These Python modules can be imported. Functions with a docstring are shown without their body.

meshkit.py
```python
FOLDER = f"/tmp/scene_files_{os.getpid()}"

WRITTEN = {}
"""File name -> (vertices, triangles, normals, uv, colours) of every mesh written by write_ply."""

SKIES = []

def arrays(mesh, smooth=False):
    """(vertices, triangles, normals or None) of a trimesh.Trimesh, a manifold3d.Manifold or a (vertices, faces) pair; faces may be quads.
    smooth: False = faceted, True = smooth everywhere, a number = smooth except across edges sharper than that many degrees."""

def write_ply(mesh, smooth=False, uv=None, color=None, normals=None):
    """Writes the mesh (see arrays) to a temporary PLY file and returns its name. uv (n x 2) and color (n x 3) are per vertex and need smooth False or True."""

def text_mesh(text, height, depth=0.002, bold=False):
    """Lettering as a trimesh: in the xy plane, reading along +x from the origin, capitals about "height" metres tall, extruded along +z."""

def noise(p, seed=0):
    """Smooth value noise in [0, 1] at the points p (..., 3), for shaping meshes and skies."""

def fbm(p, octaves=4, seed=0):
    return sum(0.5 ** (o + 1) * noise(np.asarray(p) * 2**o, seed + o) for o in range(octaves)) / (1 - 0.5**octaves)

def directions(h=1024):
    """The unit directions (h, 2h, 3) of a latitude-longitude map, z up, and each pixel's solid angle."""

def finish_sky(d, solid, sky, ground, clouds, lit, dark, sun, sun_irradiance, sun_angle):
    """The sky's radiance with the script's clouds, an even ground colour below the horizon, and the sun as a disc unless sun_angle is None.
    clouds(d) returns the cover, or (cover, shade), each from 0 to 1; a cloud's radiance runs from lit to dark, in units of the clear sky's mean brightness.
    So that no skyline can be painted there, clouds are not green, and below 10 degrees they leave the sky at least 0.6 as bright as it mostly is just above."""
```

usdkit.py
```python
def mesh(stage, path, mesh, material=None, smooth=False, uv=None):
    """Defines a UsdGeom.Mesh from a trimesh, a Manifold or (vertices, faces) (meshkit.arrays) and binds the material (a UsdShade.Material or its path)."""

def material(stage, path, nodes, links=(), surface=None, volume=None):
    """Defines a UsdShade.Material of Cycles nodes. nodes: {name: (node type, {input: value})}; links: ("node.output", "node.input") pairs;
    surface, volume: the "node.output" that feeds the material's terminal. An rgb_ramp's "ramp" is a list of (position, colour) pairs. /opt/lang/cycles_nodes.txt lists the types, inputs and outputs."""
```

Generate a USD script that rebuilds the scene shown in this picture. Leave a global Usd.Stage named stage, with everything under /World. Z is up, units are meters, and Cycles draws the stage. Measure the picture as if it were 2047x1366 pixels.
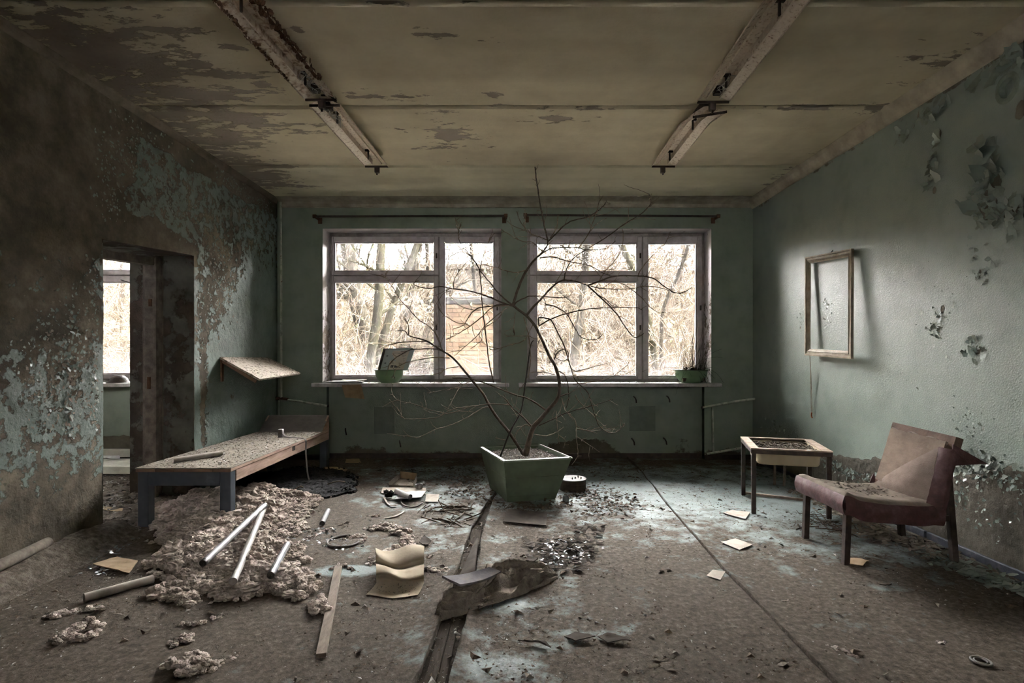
import math, re, numpy as np, trimesh, manifold3d as m3
import usdkit, meshkit
from meshkit import fbm, noise
from pxr import Usd, UsdGeom, UsdLux, UsdShade, Sdf, Gf, Vt

stage = Usd.Stage.CreateInMemory()
UsdGeom.SetStageUpAxis(stage, UsdGeom.Tokens.z)
UsdGeom.SetStageMetersPerUnit(stage, 1.0)
UsdGeom.Xform.Define(stage, '/World')
UsdGeom.Scope.Define(stage, '/World/Looks')

# ---------------------------------------------------------------- camera, sky, exposure
F, CX, CY, HC = 1081.0, 1033.0, 710.0, 1.214      # focal length and optical axis in pixels of the 2047 x 1366 frame; eye height
cam = UsdGeom.Camera.Define(stage, '/World/Camera')
cam.AddTranslateOp().Set((0, 0, HC)); cam.AddRotateXOp().Set(90)
cam.CreateHorizontalApertureAttr(36.0); cam.CreateVerticalApertureAttr(24.02)
cam.CreateFocalLengthAttr(36.0 * F / 2047)
cam.CreateHorizontalApertureOffsetAttr(-(CX - 1023.5) / 2047 * 36)
cam.CreateVerticalApertureOffsetAttr((CY - 683) / 2047 * 36)
cam.CreateExposureAttr(0.27)
SKY = 44.0
dome = UsdLux.DomeLight.Define(stage, '/World/Sky')
dome.CreateIntensityAttr(SKY); dome.CreateColorAttr((1.0, 0.965, 0.945))

sun = UsdLux.DistantLight.Define(stage, '/World/Sun')           # hazy sun grazing along the window front: lights the ground outside
sun.CreateIntensityAttr(120000.0); sun.CreateAngleAttr(4.0); sun.CreateColorAttr((1.0, 0.93, 0.80))
sun.AddRotateXYZOp().Set((-2.0, 42.0, 0.0))

# ---------------------------------------------------------------- helpers
D = 6.25                                           # back wall
XL, XR, ZC = -2.757, 2.728, 3.0
def at(x, y, Y): return np.array([(x - CX) * Y / F, Y, HC - (y - CY) * Y / F])
def zat(x, y, z=0.0):
    Y = (HC - z) * F / (y - CY)
    return at(x, y, Y)
def lwall(x, y, X=XL):                             # point of the left / right wall plane seen at a pixel
    Y = X * F / (x - CX); return at(x, y, Y)
def rwall(x, y): return lwall(x, y, XR)
def cat(ms):
    out_v, out_f, n = [], [], 0
    for m in ms:
        v, f = (np.asarray(m[0]), np.asarray(m[1])) if isinstance(m, tuple) else meshkit.arrays(m)[:2]
        if f.shape[1] == 4: f = np.vstack([f[:, [0, 1, 2]], f[:, [0, 2, 3]]])
        out_v.append(v); out_f.append(f + n); n += len(v)
    return np.vstack(out_v), np.vstack(out_f)
_used = {}
def num(parent, name):
    k = (str(parent), name); i = _used.get(k, 0); _used[k] = i + 1
    return f'{parent}/{name}' + (f'_{i:03d}' if i else '')
def keys(p, label=None, cat=None, group=None, kind=None):
    for k, v in (('label', label), ('category', cat), ('group', group), ('kind', kind)):
        if v: p.SetCustomDataByKey(k, v)
def putmesh(path, mesh, m, smooth=False, prim=None):
    g = usdkit.mesh(stage, path, mesh, '/World/Looks/' + m, smooth=smooth)
    for k, v in (prim or {}).items():
        UsdGeom.PrimvarsAPI(g).CreatePrimvar(k, Sdf.ValueTypeNames.FloatArray, 'vertex').Set(Vt.FloatArray.FromNumpy(np.asarray(v, np.float32)))
    return g
class Thing:
    def __init__(s, name, label, cat, loc=(0, 0, 0), group=None, kind=None, rotz=0):
        s.path, s.loc, s.rotz = num('/World', name), np.asarray(loc, float), rotz
        x = UsdGeom.Xform.Define(stage, s.path); x.AddTranslateOp().Set(Gf.Vec3d(*map(float, s.loc)))
        if rotz: x.AddRotateZOp().Set(float(rotz))
        s.prim = x.GetPrim(); keys(s.prim, label, cat, group, kind)
        s.base = (label, cat, group, kind)
    def part(s, name, mesh, m, smooth=False, label=None, kind=None, parent=None, local=False, prim=None):
        v, f = cat([mesh])
        if not local: v = v - s.loc
        p = num(parent or s.path, name)
        g = putmesh(p, (v, f), m, smooth, prim); keys(g.GetPrim(), label, None, None, kind)
        return p
    def copy(s, loc, rotz=0, label=None, rot=None, scale=None):
        p = num('/World', s.path.rsplit('/', 1)[1]); x = UsdGeom.Xform.Define(stage, p)
        x.GetPrim().GetReferences().AddInternalReference(s.path); x.ClearXformOpOrder()
        x.GetPrim().GetAttribute('xformOp:translate').Set(Gf.Vec3d(*map(float, loc)))
        x.SetXformOpOrder([UsdGeom.XformOp(x.GetPrim().GetAttribute('xformOp:translate'))])
        if rotz: x.AddRotateZOp(opSuffix='turn').Set(float(rotz))
        if scale: x.AddScaleOp(opSuffix='size').Set(Gf.Vec3f(*scale))
        x.GetPrim().SetInstanceable(True)
        keys(x.GetPrim(), label or s.base[0], *s.base[1:]); return p
def solo(name, mesh, m, label, cat_, group=None, kind=None, smooth=False, prim=None, base=None):
    v, f = cat([mesh])
    loc = np.array([v[:, 0].mean(), v[:, 1].mean(), v[:, 2].min()]) if base is None else np.asarray(base, float)
    p = num('/World', name); g = putmesh(p, (v - loc, f), m, smooth, prim)
    UsdGeom.Xformable(g).AddTranslateOp().Set(Gf.Vec3d(*map(float, loc)))
    keys(g.GetPrim(), label, cat_, group, kind); return p

def box(x0, x1, y0, y1, z0, z1):
    b = trimesh.creation.box([x1 - x0, y1 - y0, z1 - z0]); b.apply_translation([(x0 + x1) / 2, (y0 + y1) / 2, (z0 + z1) / 2])
    return np.array(b.vertices), np.array(b.faces)
def hull(pts):
    m = trimesh.convex.convex_hull(np.asarray(pts, float)); return np.array(m.vertices), np.array(m.faces)
def bev(x0, x1, y0, y1, z0, z1, b=0.003):          # box with chamfered edges
    p = []
    for sx in (0, 1):
        for sy in (0, 1):
            for sz in (0, 1):
                X, Y, Z = (x1 if sx else x0), (y1 if sy else y0), (z1 if sz else z0)
                dx, dy, dz = (-b if sx else b), (-b if sy else b), (-b if sz else b)
                p += [(X + dx, Y + dy, Z), (X + dx, Y, Z + dz), (X, Y + dy, Z + dz)]
    return hull(p)
def slab(quad, n, t):                              # prism on four points, thickness t along n
    q = np.asarray(quad, float); return hull(np.vstack([q, q + np.asarray(n, float) * t]))
def beam(a, b, w, h, up=(0, 0, 1), bv=0.002):
    a, b, up = np.asarray(a, float), np.asarray(b, float), np.asarray(up, float)
    d = b - a; L = np.linalg.norm(d); d /= L
    s = np.cross(d, up); s /= np.linalg.norm(s); u = np.cross(s, d)
    v, f = bev(0, L, -w / 2, w / 2, -h / 2, h / 2, bv)
    return a + v[:, :1] * d + v[:, 1:2] * s + v[:, 2:] * u, f
def spline(p, k=5):
    p = np.asarray(p, float)
    if len(p) < 3: return np.vstack([p[0] + (p[-1] - p[0]) * t for t in np.linspace(0, 1, k + 1)])
    q = np.vstack([2 * p[0] - p[1], p, 2 * p[-1] - p[-2]]); out = []
    for i in range(1, len(q) - 2):
        for t in np.arange(k) / k:
            a, b, c, d = q[i - 1:i + 3]
            out.append(.5 * (2 * b + (c - a) * t + (2 * a - 5 * b + 4 * c - d) * t * t + (3 * b - a - 3 * c + d) * t ** 3))
    return np.vstack(out + [p[-1]])
def tube(p, r, n=6, cap=True, squash=1.0):
    p = np.asarray(p, float); m = len(p); r = np.broadcast_to(np.asarray(r, float), (m,)) if np.ndim(r) < 1 or len(r) == m else np.interp(np.linspace(0, 1, m), np.linspace(0, 1, len(r)), r)
    t = np.gradient(p, axis=0); t /= np.maximum(np.linalg.norm(t, axis=1, keepdims=True), 1e-9)
    a = np.cross(t[0], [0.3, 0.2, 1.0]); 
    if np.linalg.norm(a) < 1e-3: a = np.cross(t[0], [1.0, 0, 0])
    N = []
    for i in range(m):
        a = a - t[i] * (a @ t[i]); a /= max(np.linalg.norm(a), 1e-9); N.append(a)
    N = np.array(N); B = np.cross(t, N); th = np.arange(n) / n * 2 * np.pi
    v = p[:, None] + r[:, None, None] * (np.cos(th)[None, :, None] * N[:, None] + squash * np.sin(th)[None, :, None] * B[:, None])
    v = v.reshape(-1, 3); i, j = np.meshgrid(np.arange(m - 1), np.arange(n), indexing='ij'); i, j = i.ravel(), j.ravel(); k = (j + 1) % n
    f = np.vstack([np.stack([i * n + j, i * n + k, (i + 1) * n + k], 1), np.stack([i * n + j, (i + 1) * n + k, (i + 1) * n + j], 1)])
    if cap:
        c = len(v); v = np.vstack([v, p[0], p[-1]]); jj = np.arange(n); kk = (jj + 1) % n
        f = np.vstack([f, np.stack([kk, jj, np.full(n, c)], 1), np.stack([(m - 1) * n + jj, (m - 1) * n + kk, np.full(n, c + 1)], 1)])
    return v, f
def lathe(prof, n=32, c=(0, 0, 0)):
    prof = np.asarray(prof, float); th = np.arange(n) / n * 2 * np.pi; m = len(prof)
    v = np.stack([prof[:, None, 0] * np.cos(th), prof[:, None, 0] * np.sin(th), np.repeat(prof[:, 1:], n, 1)], -1).reshape(-1, 3) + np.asarray(c)
    i, j = np.meshgrid(np.arange(m - 1), np.arange(n), indexing='ij'); i, j = i.ravel(), j.ravel(); k = (j + 1) % n
    return v, np.vstack([np.stack([i * n + j, i * n + k, (i + 1) * n + k], 1), np.stack([i * n + j, (i + 1) * n + k, (i + 1) * n + j], 1)])
def grid(P):                                       # P (a, b, 3) -> mesh
    a, b = P.shape[:2]; i, j = np.meshgrid(np.arange(a - 1), np.arange(b - 1), indexing='ij'); o = (i * b + j).ravel()
    return P.reshape(-1, 3), np.vstack([np.stack([o, o + b, o + b + 1], 1), np.stack([o, o + b + 1, o + 1], 1)])
def sheet(P, t=0.002):                             # grid P given thickness t downward along its normals
    a, b = P.shape[:2]; v, f = grid(P); m = trimesh.Trimesh(v, f, process=False); n = np.array(m.vertex_normals)
    w = v - n * t; k = len(v); e = list(range(b)) + [i * b + b - 1 for i in range(1, a)] + [(a - 1) * b + j for j in range(b - 2, -1, -1)] + [i * b for i in range(a - 2, 0, -1)]
    e = np.array(e); g = np.roll(e, -1)
    return np.vstack([v, w]), np.vstack([f, f[:, ::-1] + k, np.stack([e, e + k, g + k], 1), np.stack([e, g + k, g], 1)])
def compact(v, f):
    u, i = np.unique(f, return_inverse=True); return v[u], i.reshape(f.shape)
def in_poly(pts, poly):
    x, y = pts[:, 0], pts[:, 1]; c = np.zeros(len(x), bool); n = len(poly)
    for i in range(n):
        (x0, y0), (x1, y1) = poly[i][:2], poly[(i + 1) % n][:2]
        c ^= ((y0 > y) != (y1 > y)) & (x < (x1 - x0) * (y - y0) / (y1 - y0 + 1e-12) + x0)
    return c
def edge_dist(pts, poly):
    d = np.full(len(pts), 1e9); n = len(poly)
    for i in range(n):
        a, b = np.asarray(poly[i][:2]), np.asarray(poly[(i + 1) % n][:2]); ab = b - a
        t = np.clip(((pts[:, :2] - a) @ ab) / (ab @ ab), 0, 1); d = np.minimum(d, np.linalg.norm(pts[:, :2] - a - t[:, None] * ab, axis=1))
    return d
def rot_rand(rng, flat=False):
    if flat:
        a = rng.uniform(0, 6.283); R = np.array([[math.cos(a), -math.sin(a), 0], [math.sin(a), math.cos(a), 0], [0, 0, 1]])
        t = rng.normal(0, .25, 3); return trimesh.transformations.rotation_matrix(np.linalg.norm(t) + 1e-9, t + 1e-9)[:3, :3] @ R
    return trimesh.transformations.random_rotation_matrix(rng.uniform(0, 1, 3))[:3, :3]
def scatter(protos, pos, scl, rng, flat=False, aspect=None):   # many small copies joined in one mesh
    vs, fs, n = [], [], 0
    for k, (p, s) in enumerate(zip(pos, scl)):
        v, f = protos[rng.integers(len(protos))]
        w = v * (s if aspect is None else s * aspect(rng)); w = w @ rot_rand(rng, flat).T + p
        vs.append(w); fs.append(f + n); n += len(v)
    return np.vstack(vs), np.vstack(fs)

# ---------------------------------------------------------------- materials
def M(name, nodes, links, surface='p.BSDF'):
    usdkit.material(stage, '/World/Looks/' + name, nodes, links, surface=surface)
def mottled(name, ramp, scale=8, detail=6, rough=0.75, bump=0.3, bscale=60, bdist=0.004, spec=0.3, stretch=None, metallic=0.0, distortion=0.0, rnd=0.0, local=False):
    nodes = {'g': ('texture_coordinate', {}) if local else ('geometry', {}), 'n': ('noise_texture', {'scale': scale, 'detail': detail, 'roughness': .62, 'distortion': distortion}), 'r': ('rgb_ramp', {'ramp': ramp}),
             'p': ('principled_bsdf', {'roughness': rough, 'specular_ior_level': spec, 'metallic': metallic}),
             'nb': ('noise_texture', {'scale': bscale, 'detail': 6.0, 'roughness': .6}), 'b': ('bump', {'strength': bump, 'distance': bdist})}
    src = 'g.object' if local else 'g.position'
    L = [('n.fac', 'r.fac'), ('r.color', 'p.base_color'), ('nb.fac', 'b.height'), ('b.normal', 'p.normal')]
    if stretch:
        nodes['m'] = ('mapping', {'scale': stretch}); L += [(src, 'm.vector'), ('m.vector', 'n.vector'), ('m.vector', 'nb.vector')]
    else: L += [(src, 'n.vector'), (src, 'nb.vector')]
    M(name, nodes, L)
C = lambda *a: tuple(a)

TEAL = (.165, .215, .185)
# paint over plaster; where a mesh carries "damage" the paint has come off there, broken up by noise
def peeling(name, paint, plaster, k=0.9, scale=9.0, rough=0.38, spec=0.5, edge=.03, stain=(.10, .085, .06), stain_amt=.6, bdist=.006, brush=None, pscale=5.0, fine=90.0, use_attr=True, brush_d=.004, warp=(1., 1., 1.)):
    n = {'g': ('geometry', {}), 'a': ('attribute', {'attribute': 'damage'}), 'd': ('attribute', {'attribute': 'stain'}),
         'n1': ('noise_texture', {'scale': scale, 'detail': 9.0, 'roughness': .68}), 's1': ('math', {'math_type': 'multiply_add', 'value2': k, 'value3': -k / 2}),
         'add': ('math', {'math_type': 'add'}), 'mk': ('map_range', {'from_min': .5 - edge, 'from_max': .5 + edge, 'clamp': True}),
         'n2': ('noise_texture', {'scale': pscale, 'detail': 8.0, 'roughness': .62}), 'rp': ('rgb_ramp', {'ramp': paint}),
         'n3': ('noise_texture', {'scale': 3.1, 'detail': 9.0, 'roughness': .7}), 'rq': ('rgb_ramp', {'ramp': plaster}),
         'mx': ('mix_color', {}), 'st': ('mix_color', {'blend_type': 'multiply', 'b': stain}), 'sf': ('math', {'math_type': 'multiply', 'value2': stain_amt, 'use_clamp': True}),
         'n4': ('noise_texture', {'scale': fine, 'detail': 5.0, 'roughness': .6}), 'hm': ('math', {'math_type': 'multiply_add', 'value2': -1.0, 'value3': 1.0}),
         'm1': ('mapping', {'scale': warp}), 'hn': ('math', {'math_type': 'multiply_add', 'value2': .45}), 'b': ('bump', {'strength': 1.0, 'distance': bdist}),
         'n5': ('noise_texture', {'scale': 2.2, 'detail': 4.0}), 'b2': ('bump', {'strength': .6, 'distance': brush_d}), 'mb': ('mapping', {'scale': brush or (6., 6., 6.)}),
         'rr': ('map_range', {'to_min': rough, 'to_max': .9}), 'sp': ('map_range', {'to_min': spec, 'to_max': .15}), 'p': ('principled_bsdf', {})}
    l = [('g.position', x + '.vector') for x in ('m1', 'n2', 'n3', 'n4', 'mb')] + [('m1.vector', 'n1.vector'), ('mb.vector', 'n5.vector'), ('n1.fac', 's1.value1'), ('s1.value', 'add.value1'), ('a.fac', 'add.value2'), ('add.value', 'mk.value'),
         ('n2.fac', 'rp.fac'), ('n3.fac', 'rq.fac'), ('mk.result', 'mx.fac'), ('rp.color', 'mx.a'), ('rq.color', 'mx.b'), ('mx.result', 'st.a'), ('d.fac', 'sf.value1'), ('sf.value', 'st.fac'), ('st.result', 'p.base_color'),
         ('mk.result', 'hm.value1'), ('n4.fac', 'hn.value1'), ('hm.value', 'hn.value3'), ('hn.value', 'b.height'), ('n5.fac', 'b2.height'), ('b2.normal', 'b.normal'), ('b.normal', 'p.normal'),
         ('mk.result', 'rr.value'), ('rr.result', 'p.roughness'), ('mk.result', 'sp.value'), ('sp.result', 'p.specular_ior_level')]
    M(name, n, l)
peeling('wall_right_paint', [(.3, (.20, .25, .218)), (.5, (.235, .285, .248)), (.7, (.255, .305, .265))], [(.3, (.09, .085, .07)), (.55, (.17, .155, .125)), (.75, (.24, .22, .18))], rough=.26, spec=.6, k=.75, scale=7, fine=120, brush=(3., 3., 1.4), brush_d=.004)
peeling('wall_left_paint', [(.3, (.12, .155, .13)), (.5, (.16, .215, .185)), (.68, (.20, .26, .225))], [(.25, (.055, .05, .039)), (.44, (.12, .105, .08)), (.54, (.185, .158, .118)), (.66, (.29, .25, .19))], rough=.42, k=1.15, scale=12, bdist=.012, fine=60, brush=(5., 5., 3.), brush_d=.01)
peeling('wall_back_paint', [(.3, (.155, .195, .15)), (.5, (.195, .238, .185)), (.7, (.22, .262, .205))], [(.3, (.05, .045, .035)), (.6, (.13, .12, .09))], rough=.5, k=.7, scale=6, fine=120)
peeling('reveal_paint', [(.3, (.55, .51, .53)), (.6, (.70, .66, .68))], [(.3, (.12, .10, .08)), (.7, (.25, .2, .17))], rough=.4, k=.8, scale=14)
peeling('jamb_plaster', [(.3, (.10, .105, .085)), (.6, (.20, .20, .17))], [(.3, (.05, .042, .034)), (.55, (.115, .09, .075)), (.72, (.2, .155, .135))], rough=.7, spec=.2, k=1.1, scale=7, bdist=.008)
peeling('ceiling_paint', [(.3, (.56, .50, .37)), (.55, (.66, .60, .455)), (.75, (.72, .66, .52))], [(.3, (.22, .19, .16)), (.6, (.30, .26, .225)), (.75, (.36, .31, .27))], rough=.85, spec=.12, k=1.15, scale=8.5, bdist=.005, edge=.02, fine=45, brush=(.6, 8., 8.), brush_d=.003, pscale=3.0, warp=(.7, 1.7, 1.))
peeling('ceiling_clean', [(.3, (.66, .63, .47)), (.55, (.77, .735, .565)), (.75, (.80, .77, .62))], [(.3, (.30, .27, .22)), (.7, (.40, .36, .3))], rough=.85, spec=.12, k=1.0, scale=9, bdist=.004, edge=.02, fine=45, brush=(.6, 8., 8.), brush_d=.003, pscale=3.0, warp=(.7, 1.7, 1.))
mottled('cornice_paint', [(.3, (.24, .215, .175)), (.6, (.40, .36, .28)), (.75, (.48, .43, .34))], 6, rough=.85, bump=.4, spec=.15)
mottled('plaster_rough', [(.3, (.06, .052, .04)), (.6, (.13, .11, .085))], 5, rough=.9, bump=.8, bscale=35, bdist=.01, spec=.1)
mottled('bounce_white', [(.3, (.55, .53, .48)), (.7, (.68, .66, .61))], 4, rough=.9, spec=.1)  # pale tone chosen to bounce light back at the window wall
mottled('door_wood', [(.3, (.07, .06, .05)), (.55, (.16, .135, .115)), (.75, (.24, .21, .185))], 12, rough=.75, bump=.5)
mottled('patch_grey', [(.3, (.125, .15, .125)), (.7, (.17, .20, .165))], 9, rough=.8, bump=.3)
mottled('wood_white', [(.3, (.40, .36, .37)), (.55, (.56, .52, .535)), (.75, (.66, .62, .63))], 9, rough=.5, bump=.3, bscale=40)
mottled('wood_grey', [(.35, (.26, .235, .22)), (.6, (.40, .365, .35))], 12, rough=.6, bump=.4)
mottled('sill_paint', [(.3, (.34, .32, .31)), (.6, (.58, .55, .56)), (.8, (.68, .65, .66))], 11, rough=.55, bump=.4)
mottled('iron_dark', [(.35, (.018, .013, .011)), (.7, (.05, .035, .027))], 20, rough=.65, bump=.4, spec=.3)
mottled('iron_brown', [(.35, (0.02925, 0.02145, 0.0182)), (.6, (0.05525, 0.039, 0.0325)), (.75, (0.0845, 0.05525, 0.039))], 22, rough=.6, bump=.4)
mottled('pipe_paint', [(.35, (0.255, 0.285, 0.225)), (.5, (0.45, 0.48, 0.39)), (.62, (0.51, 0.525, 0.435)), (.7, (0.135, 0.0825, 0.0525))], 16, rough=.5, bump=.5)
mottled('enamel_green', [(.35, (.17, .27, .15)), (.6, (.225, .335, .19)), (.78, (.25, .36, .22))], 5, rough=.28, bump=.05, spec=.5)
mottled('enamel_white', [(.3, (.45, .46, .42)), (.7, (.6, .6, .55))], 9, rough=.35, bump=.05)
mottled('planter_paint', [(.3, (.08, .10, .066)), (.55, (.11, .14, .092)), (.75, (.145, .175, .12))], 6, rough=.5, bump=.3, bscale=30)
mottled('planter_rim_paint', [(.3, (.16, .2, .14)), (.6, (.27, .31, .235))], 12, rough=.5, bump=.4)
mottled('soil', [(.3, (.02, .017, .014)), (.55, (.07, .058, .046)), (.72, (.2, .17, .13))], 55, rough=.95, bump=1, bscale=90, bdist=.01, spec=.1)
mottled('soil_black', [(.3, (.006, .006, .007)), (.6, (.02, .019, .02)), (.78, (.06, .055, .05))], 60, rough=.9, bump=1, bscale=90, bdist=.01, spec=.2)
mottled('bark', [(.3, (.055, .042, .033)), (.6, (.11, .086, .066)), (.75, (.16, .13, .10))], 35, rough=.85, bump=.5, bscale=120, spec=.15)
mottled('twig', [(.3, (0.1274, 0.1001, 0.07644)), (.55, (0.273, 0.2184, 0.1638)), (.72, (0.6916, 0.6188, 0.5096))], 14, rough=.85, bump=.2, spec=.15)
mottled('stick_dark', [(.3, (.02, .017, .015)), (.7, (.045, .038, .032))], 30, rough=.8, bump=.3)
mottled('couch_dust', [(.3, (.11, .095, .075)), (.5, (.22, .195, .16)), (.62, (.27, .24, .20)), (.76, (.10, .085, .065))], 26, detail=9, rough=.9, bump=.7, bscale=110, bdist=.004, spec=.1)
mottled('couch_headrest', [(.3, (.115, .105, .10)), (.6, (.165, .15, .14))], 10, rough=.7, bump=.3)
mottled('couch_wood', [(.3, (.26, .17, .125)), (.55, (.42, .295, .225)), (.75, (.5, .36, .28))], 5, rough=.65, bump=.25, stretch=(6., .7, 6.), distortion=1.0)
mottled('couch_edge', [(.3, (.14, .085, .06)), (.7, (.26, .16, .115))], 9, rough=.7, bump=.3)
mottled('couch_blue', [(.3, (0.05419, 0.06375, 0.07965)), (.6, (0.08288, 0.09563, 0.1147)), (.8, (0.1275, 0.1466, 0.1785))], 9, rough=.45, bump=.2)
mottled('baseboard_blue', [(.3, (.03, .034, .045)), (.55, (.06, .067, .085)), (.75, (.12, .12, .13))], 14, rough=.6, bump=.5)
mottled('strap', [(.3, (.075, .063, .057)), (.7, (.15, .125, .115))], 20, rough=.8)
mottled('cream', [(.3, (.36, .30, .195)), (.7, (.47, .40, .275))], 5, rough=.5, bump=.1)
mottled('tray_rim', [(.3, (.25, .19, .145)), (.6, (.45, .365, .285)), (.8, (.52, .43, .34))], 12, rough=.6, bump=.3)
mottled('vinyl_red', [(.32, (.05, .026, .024)), (.48, (.085, .038, .04)), (.6, (.12, .062, .064)), (.75, (.19, .13, .125))], 11, detail=9, rough=.5, bump=.45, bscale=26, bdist=.008, spec=.35)
mottled('chair_dust', [(.3, (0.1105, 0.08925, 0.07225)), (.55, (0.1955, 0.1615, 0.1318)), (.75, (0.2465, 0.2082, 0.1742))], 9, rough=.9, bump=.5, bscale=90, spec=.1)
mottled('chair_board', [(.3, (.135, .098, .075)), (.6, (.225, .17, .13)), (.8, (.27, .21, .165))], 7, rough=.85, bump=.5, stretch=(3., 1., 1.))
mottled('chair_wood', [(.3, (0.06375, 0.0357, 0.0238)), (.6, (0.136, 0.085, 0.0595)), (.8, (0.187, 0.119, 0.085))], 9, rough=.75, bump=.5)
mottled('felt_back', [(.3, (0.17, 0.1318, 0.1105)), (.7, (0.2635, 0.2125, 0.1827))], 9, rough=.95, bump=.5, bscale=150, spec=.05)
mottled('frame_wood', [(.3, (.21, .175, .125)), (.6, (.37, .315, .235)), (.8, (.46, .40, .31))], 14, rough=.55, bump=.4, bscale=50)
mottled('thread', [(.3, (.25, .2, .16)), (.7, (.4, .33, .27))], 30)
mottled('tassel', [(.3, (.25, .07, .03)), (.7, (.4, .13, .05))], 30)
mottled('wool', [(.3, (.335, .282, .248)), (.52, (.50, .43, .38)), (.75, (.63, .56, .51))], 9, detail=8, rough=.97, bump=.8, bscale=190, bdist=.006, spec=.03)
mottled('tube_glass', [(.3, (0.3272, 0.3213, 0.3332)), (.7, (0.4284, 0.4224, 0.4344))], 6, rough=.16, bump=.05, spec=.6)
mottled('tube_dusty', [(.3, (0.195, 0.1762, 0.1575)), (.6, (0.315, 0.2925, 0.27)), (.8, (0.4125, 0.39, 0.375))], 12, rough=.45, bump=.3)
mottled('tube_dirt', [(.3, (0.255, 0.2295, 0.1955)), (.6, (0.425, 0.3825, 0.3315)), (.8, (0.561, 0.51, 0.4505))], 10, rough=.8, bump=.4)
mottled('tube_metal', [(.3, (.03, .028, .026)), (.7, (.12, .11, .1))], 20, rough=.4, metallic=.6)
mottled('lath', [(.3, (.11, .085, .065)), (.6, (.20, .16, .125)), (.8, (.26, .215, .175))], 9, rough=.85, bump=.5, stretch=(5., 1., 5.))
mottled('cardboard', [(.3, (0.2816, 0.2332, 0.1672)), (.6, (0.3696, 0.3124, 0.2332)), (.8, (0.4136, 0.3564, 0.2728))], 8, rough=.85, bump=.25, spec=.1)
mottled('paper_dirty', [(.3, (.30, .26, .215)), (.6, (.46, .41, .355)), (.8, (.55, .5, .44))], 9, rough=.85, bump=.3, spec=.1)
mottled('paper_brown', [(.3, (.27, .19, .11)), (.7, (.42, .31, .19))], 12, rough=.85, bump=.3)
mottled('paper_white', [(.3, (.45, .44, .44)), (.7, (.66, .65, .65))], 9, rough=.8, bump=.2)
mottled('board_dark', [(.3, (.045, .039, .033)), (.7, (.088, .075, .064))], 9, rough=.95, bump=.4, spec=.05)
mottled('board_blue', [(.3, (0.096, 0.092, 0.1)), (.55, (0.152, 0.14, 0.144)), (.75, (0.2, 0.168, 0.144))], 12, rough=.85, bump=.4, spec=.12)
mottled('rag', [(.3, (.115, .095, .078)), (.6, (.20, .17, .142)), (.8, (.27, .23, .195))], 18, detail=8, rough=.97, bump=1, bscale=140, bdist=.006, spec=.03)
mottled('rubber', [(.3, (.05, .043, .035)), (.7, (.11, .095, .08))], 14, rough=.7)
mottled('drum_top', [(.3, (0.12, 0.111, 0.099)), (.7, (0.198, 0.186, 0.171))], 14, rough=.6)
mottled('foam', [(.3, (0.56, 0.56, 0.476)), (.7, (0.868, 0.868, 0.77))], 8, rough=.8, bump=.4)
mottled('foam_yellow', [(.3, (.3, .26, .16)), (.7, (.42, .37, .25))], 8, rough=.85, bump=.4)
mottled('leaf_litter', [(.3, (.035, .026, .018)), (.5, (.085, .062, .043)), (.7, (.16, .118, .082))], 40, rough=.9, bump=.5)
mottled('chip_pale', [(.3, (.26, .24, .21)), (.6, (.5, .48, .45)), (.8, (.65, .63, .6))], 30, rough=.7)
mottled('chip_brown', [(.3, (.07, .058, .045)), (.7, (.17, .145, .115))], 30, rough=.9)
mottled('flake_paint', [(.3, (0.135, 0.18, 0.1548)), (.7, (0.189, 0.2385, 0.2052))], 9, rough=.35, spec=.5)
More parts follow.
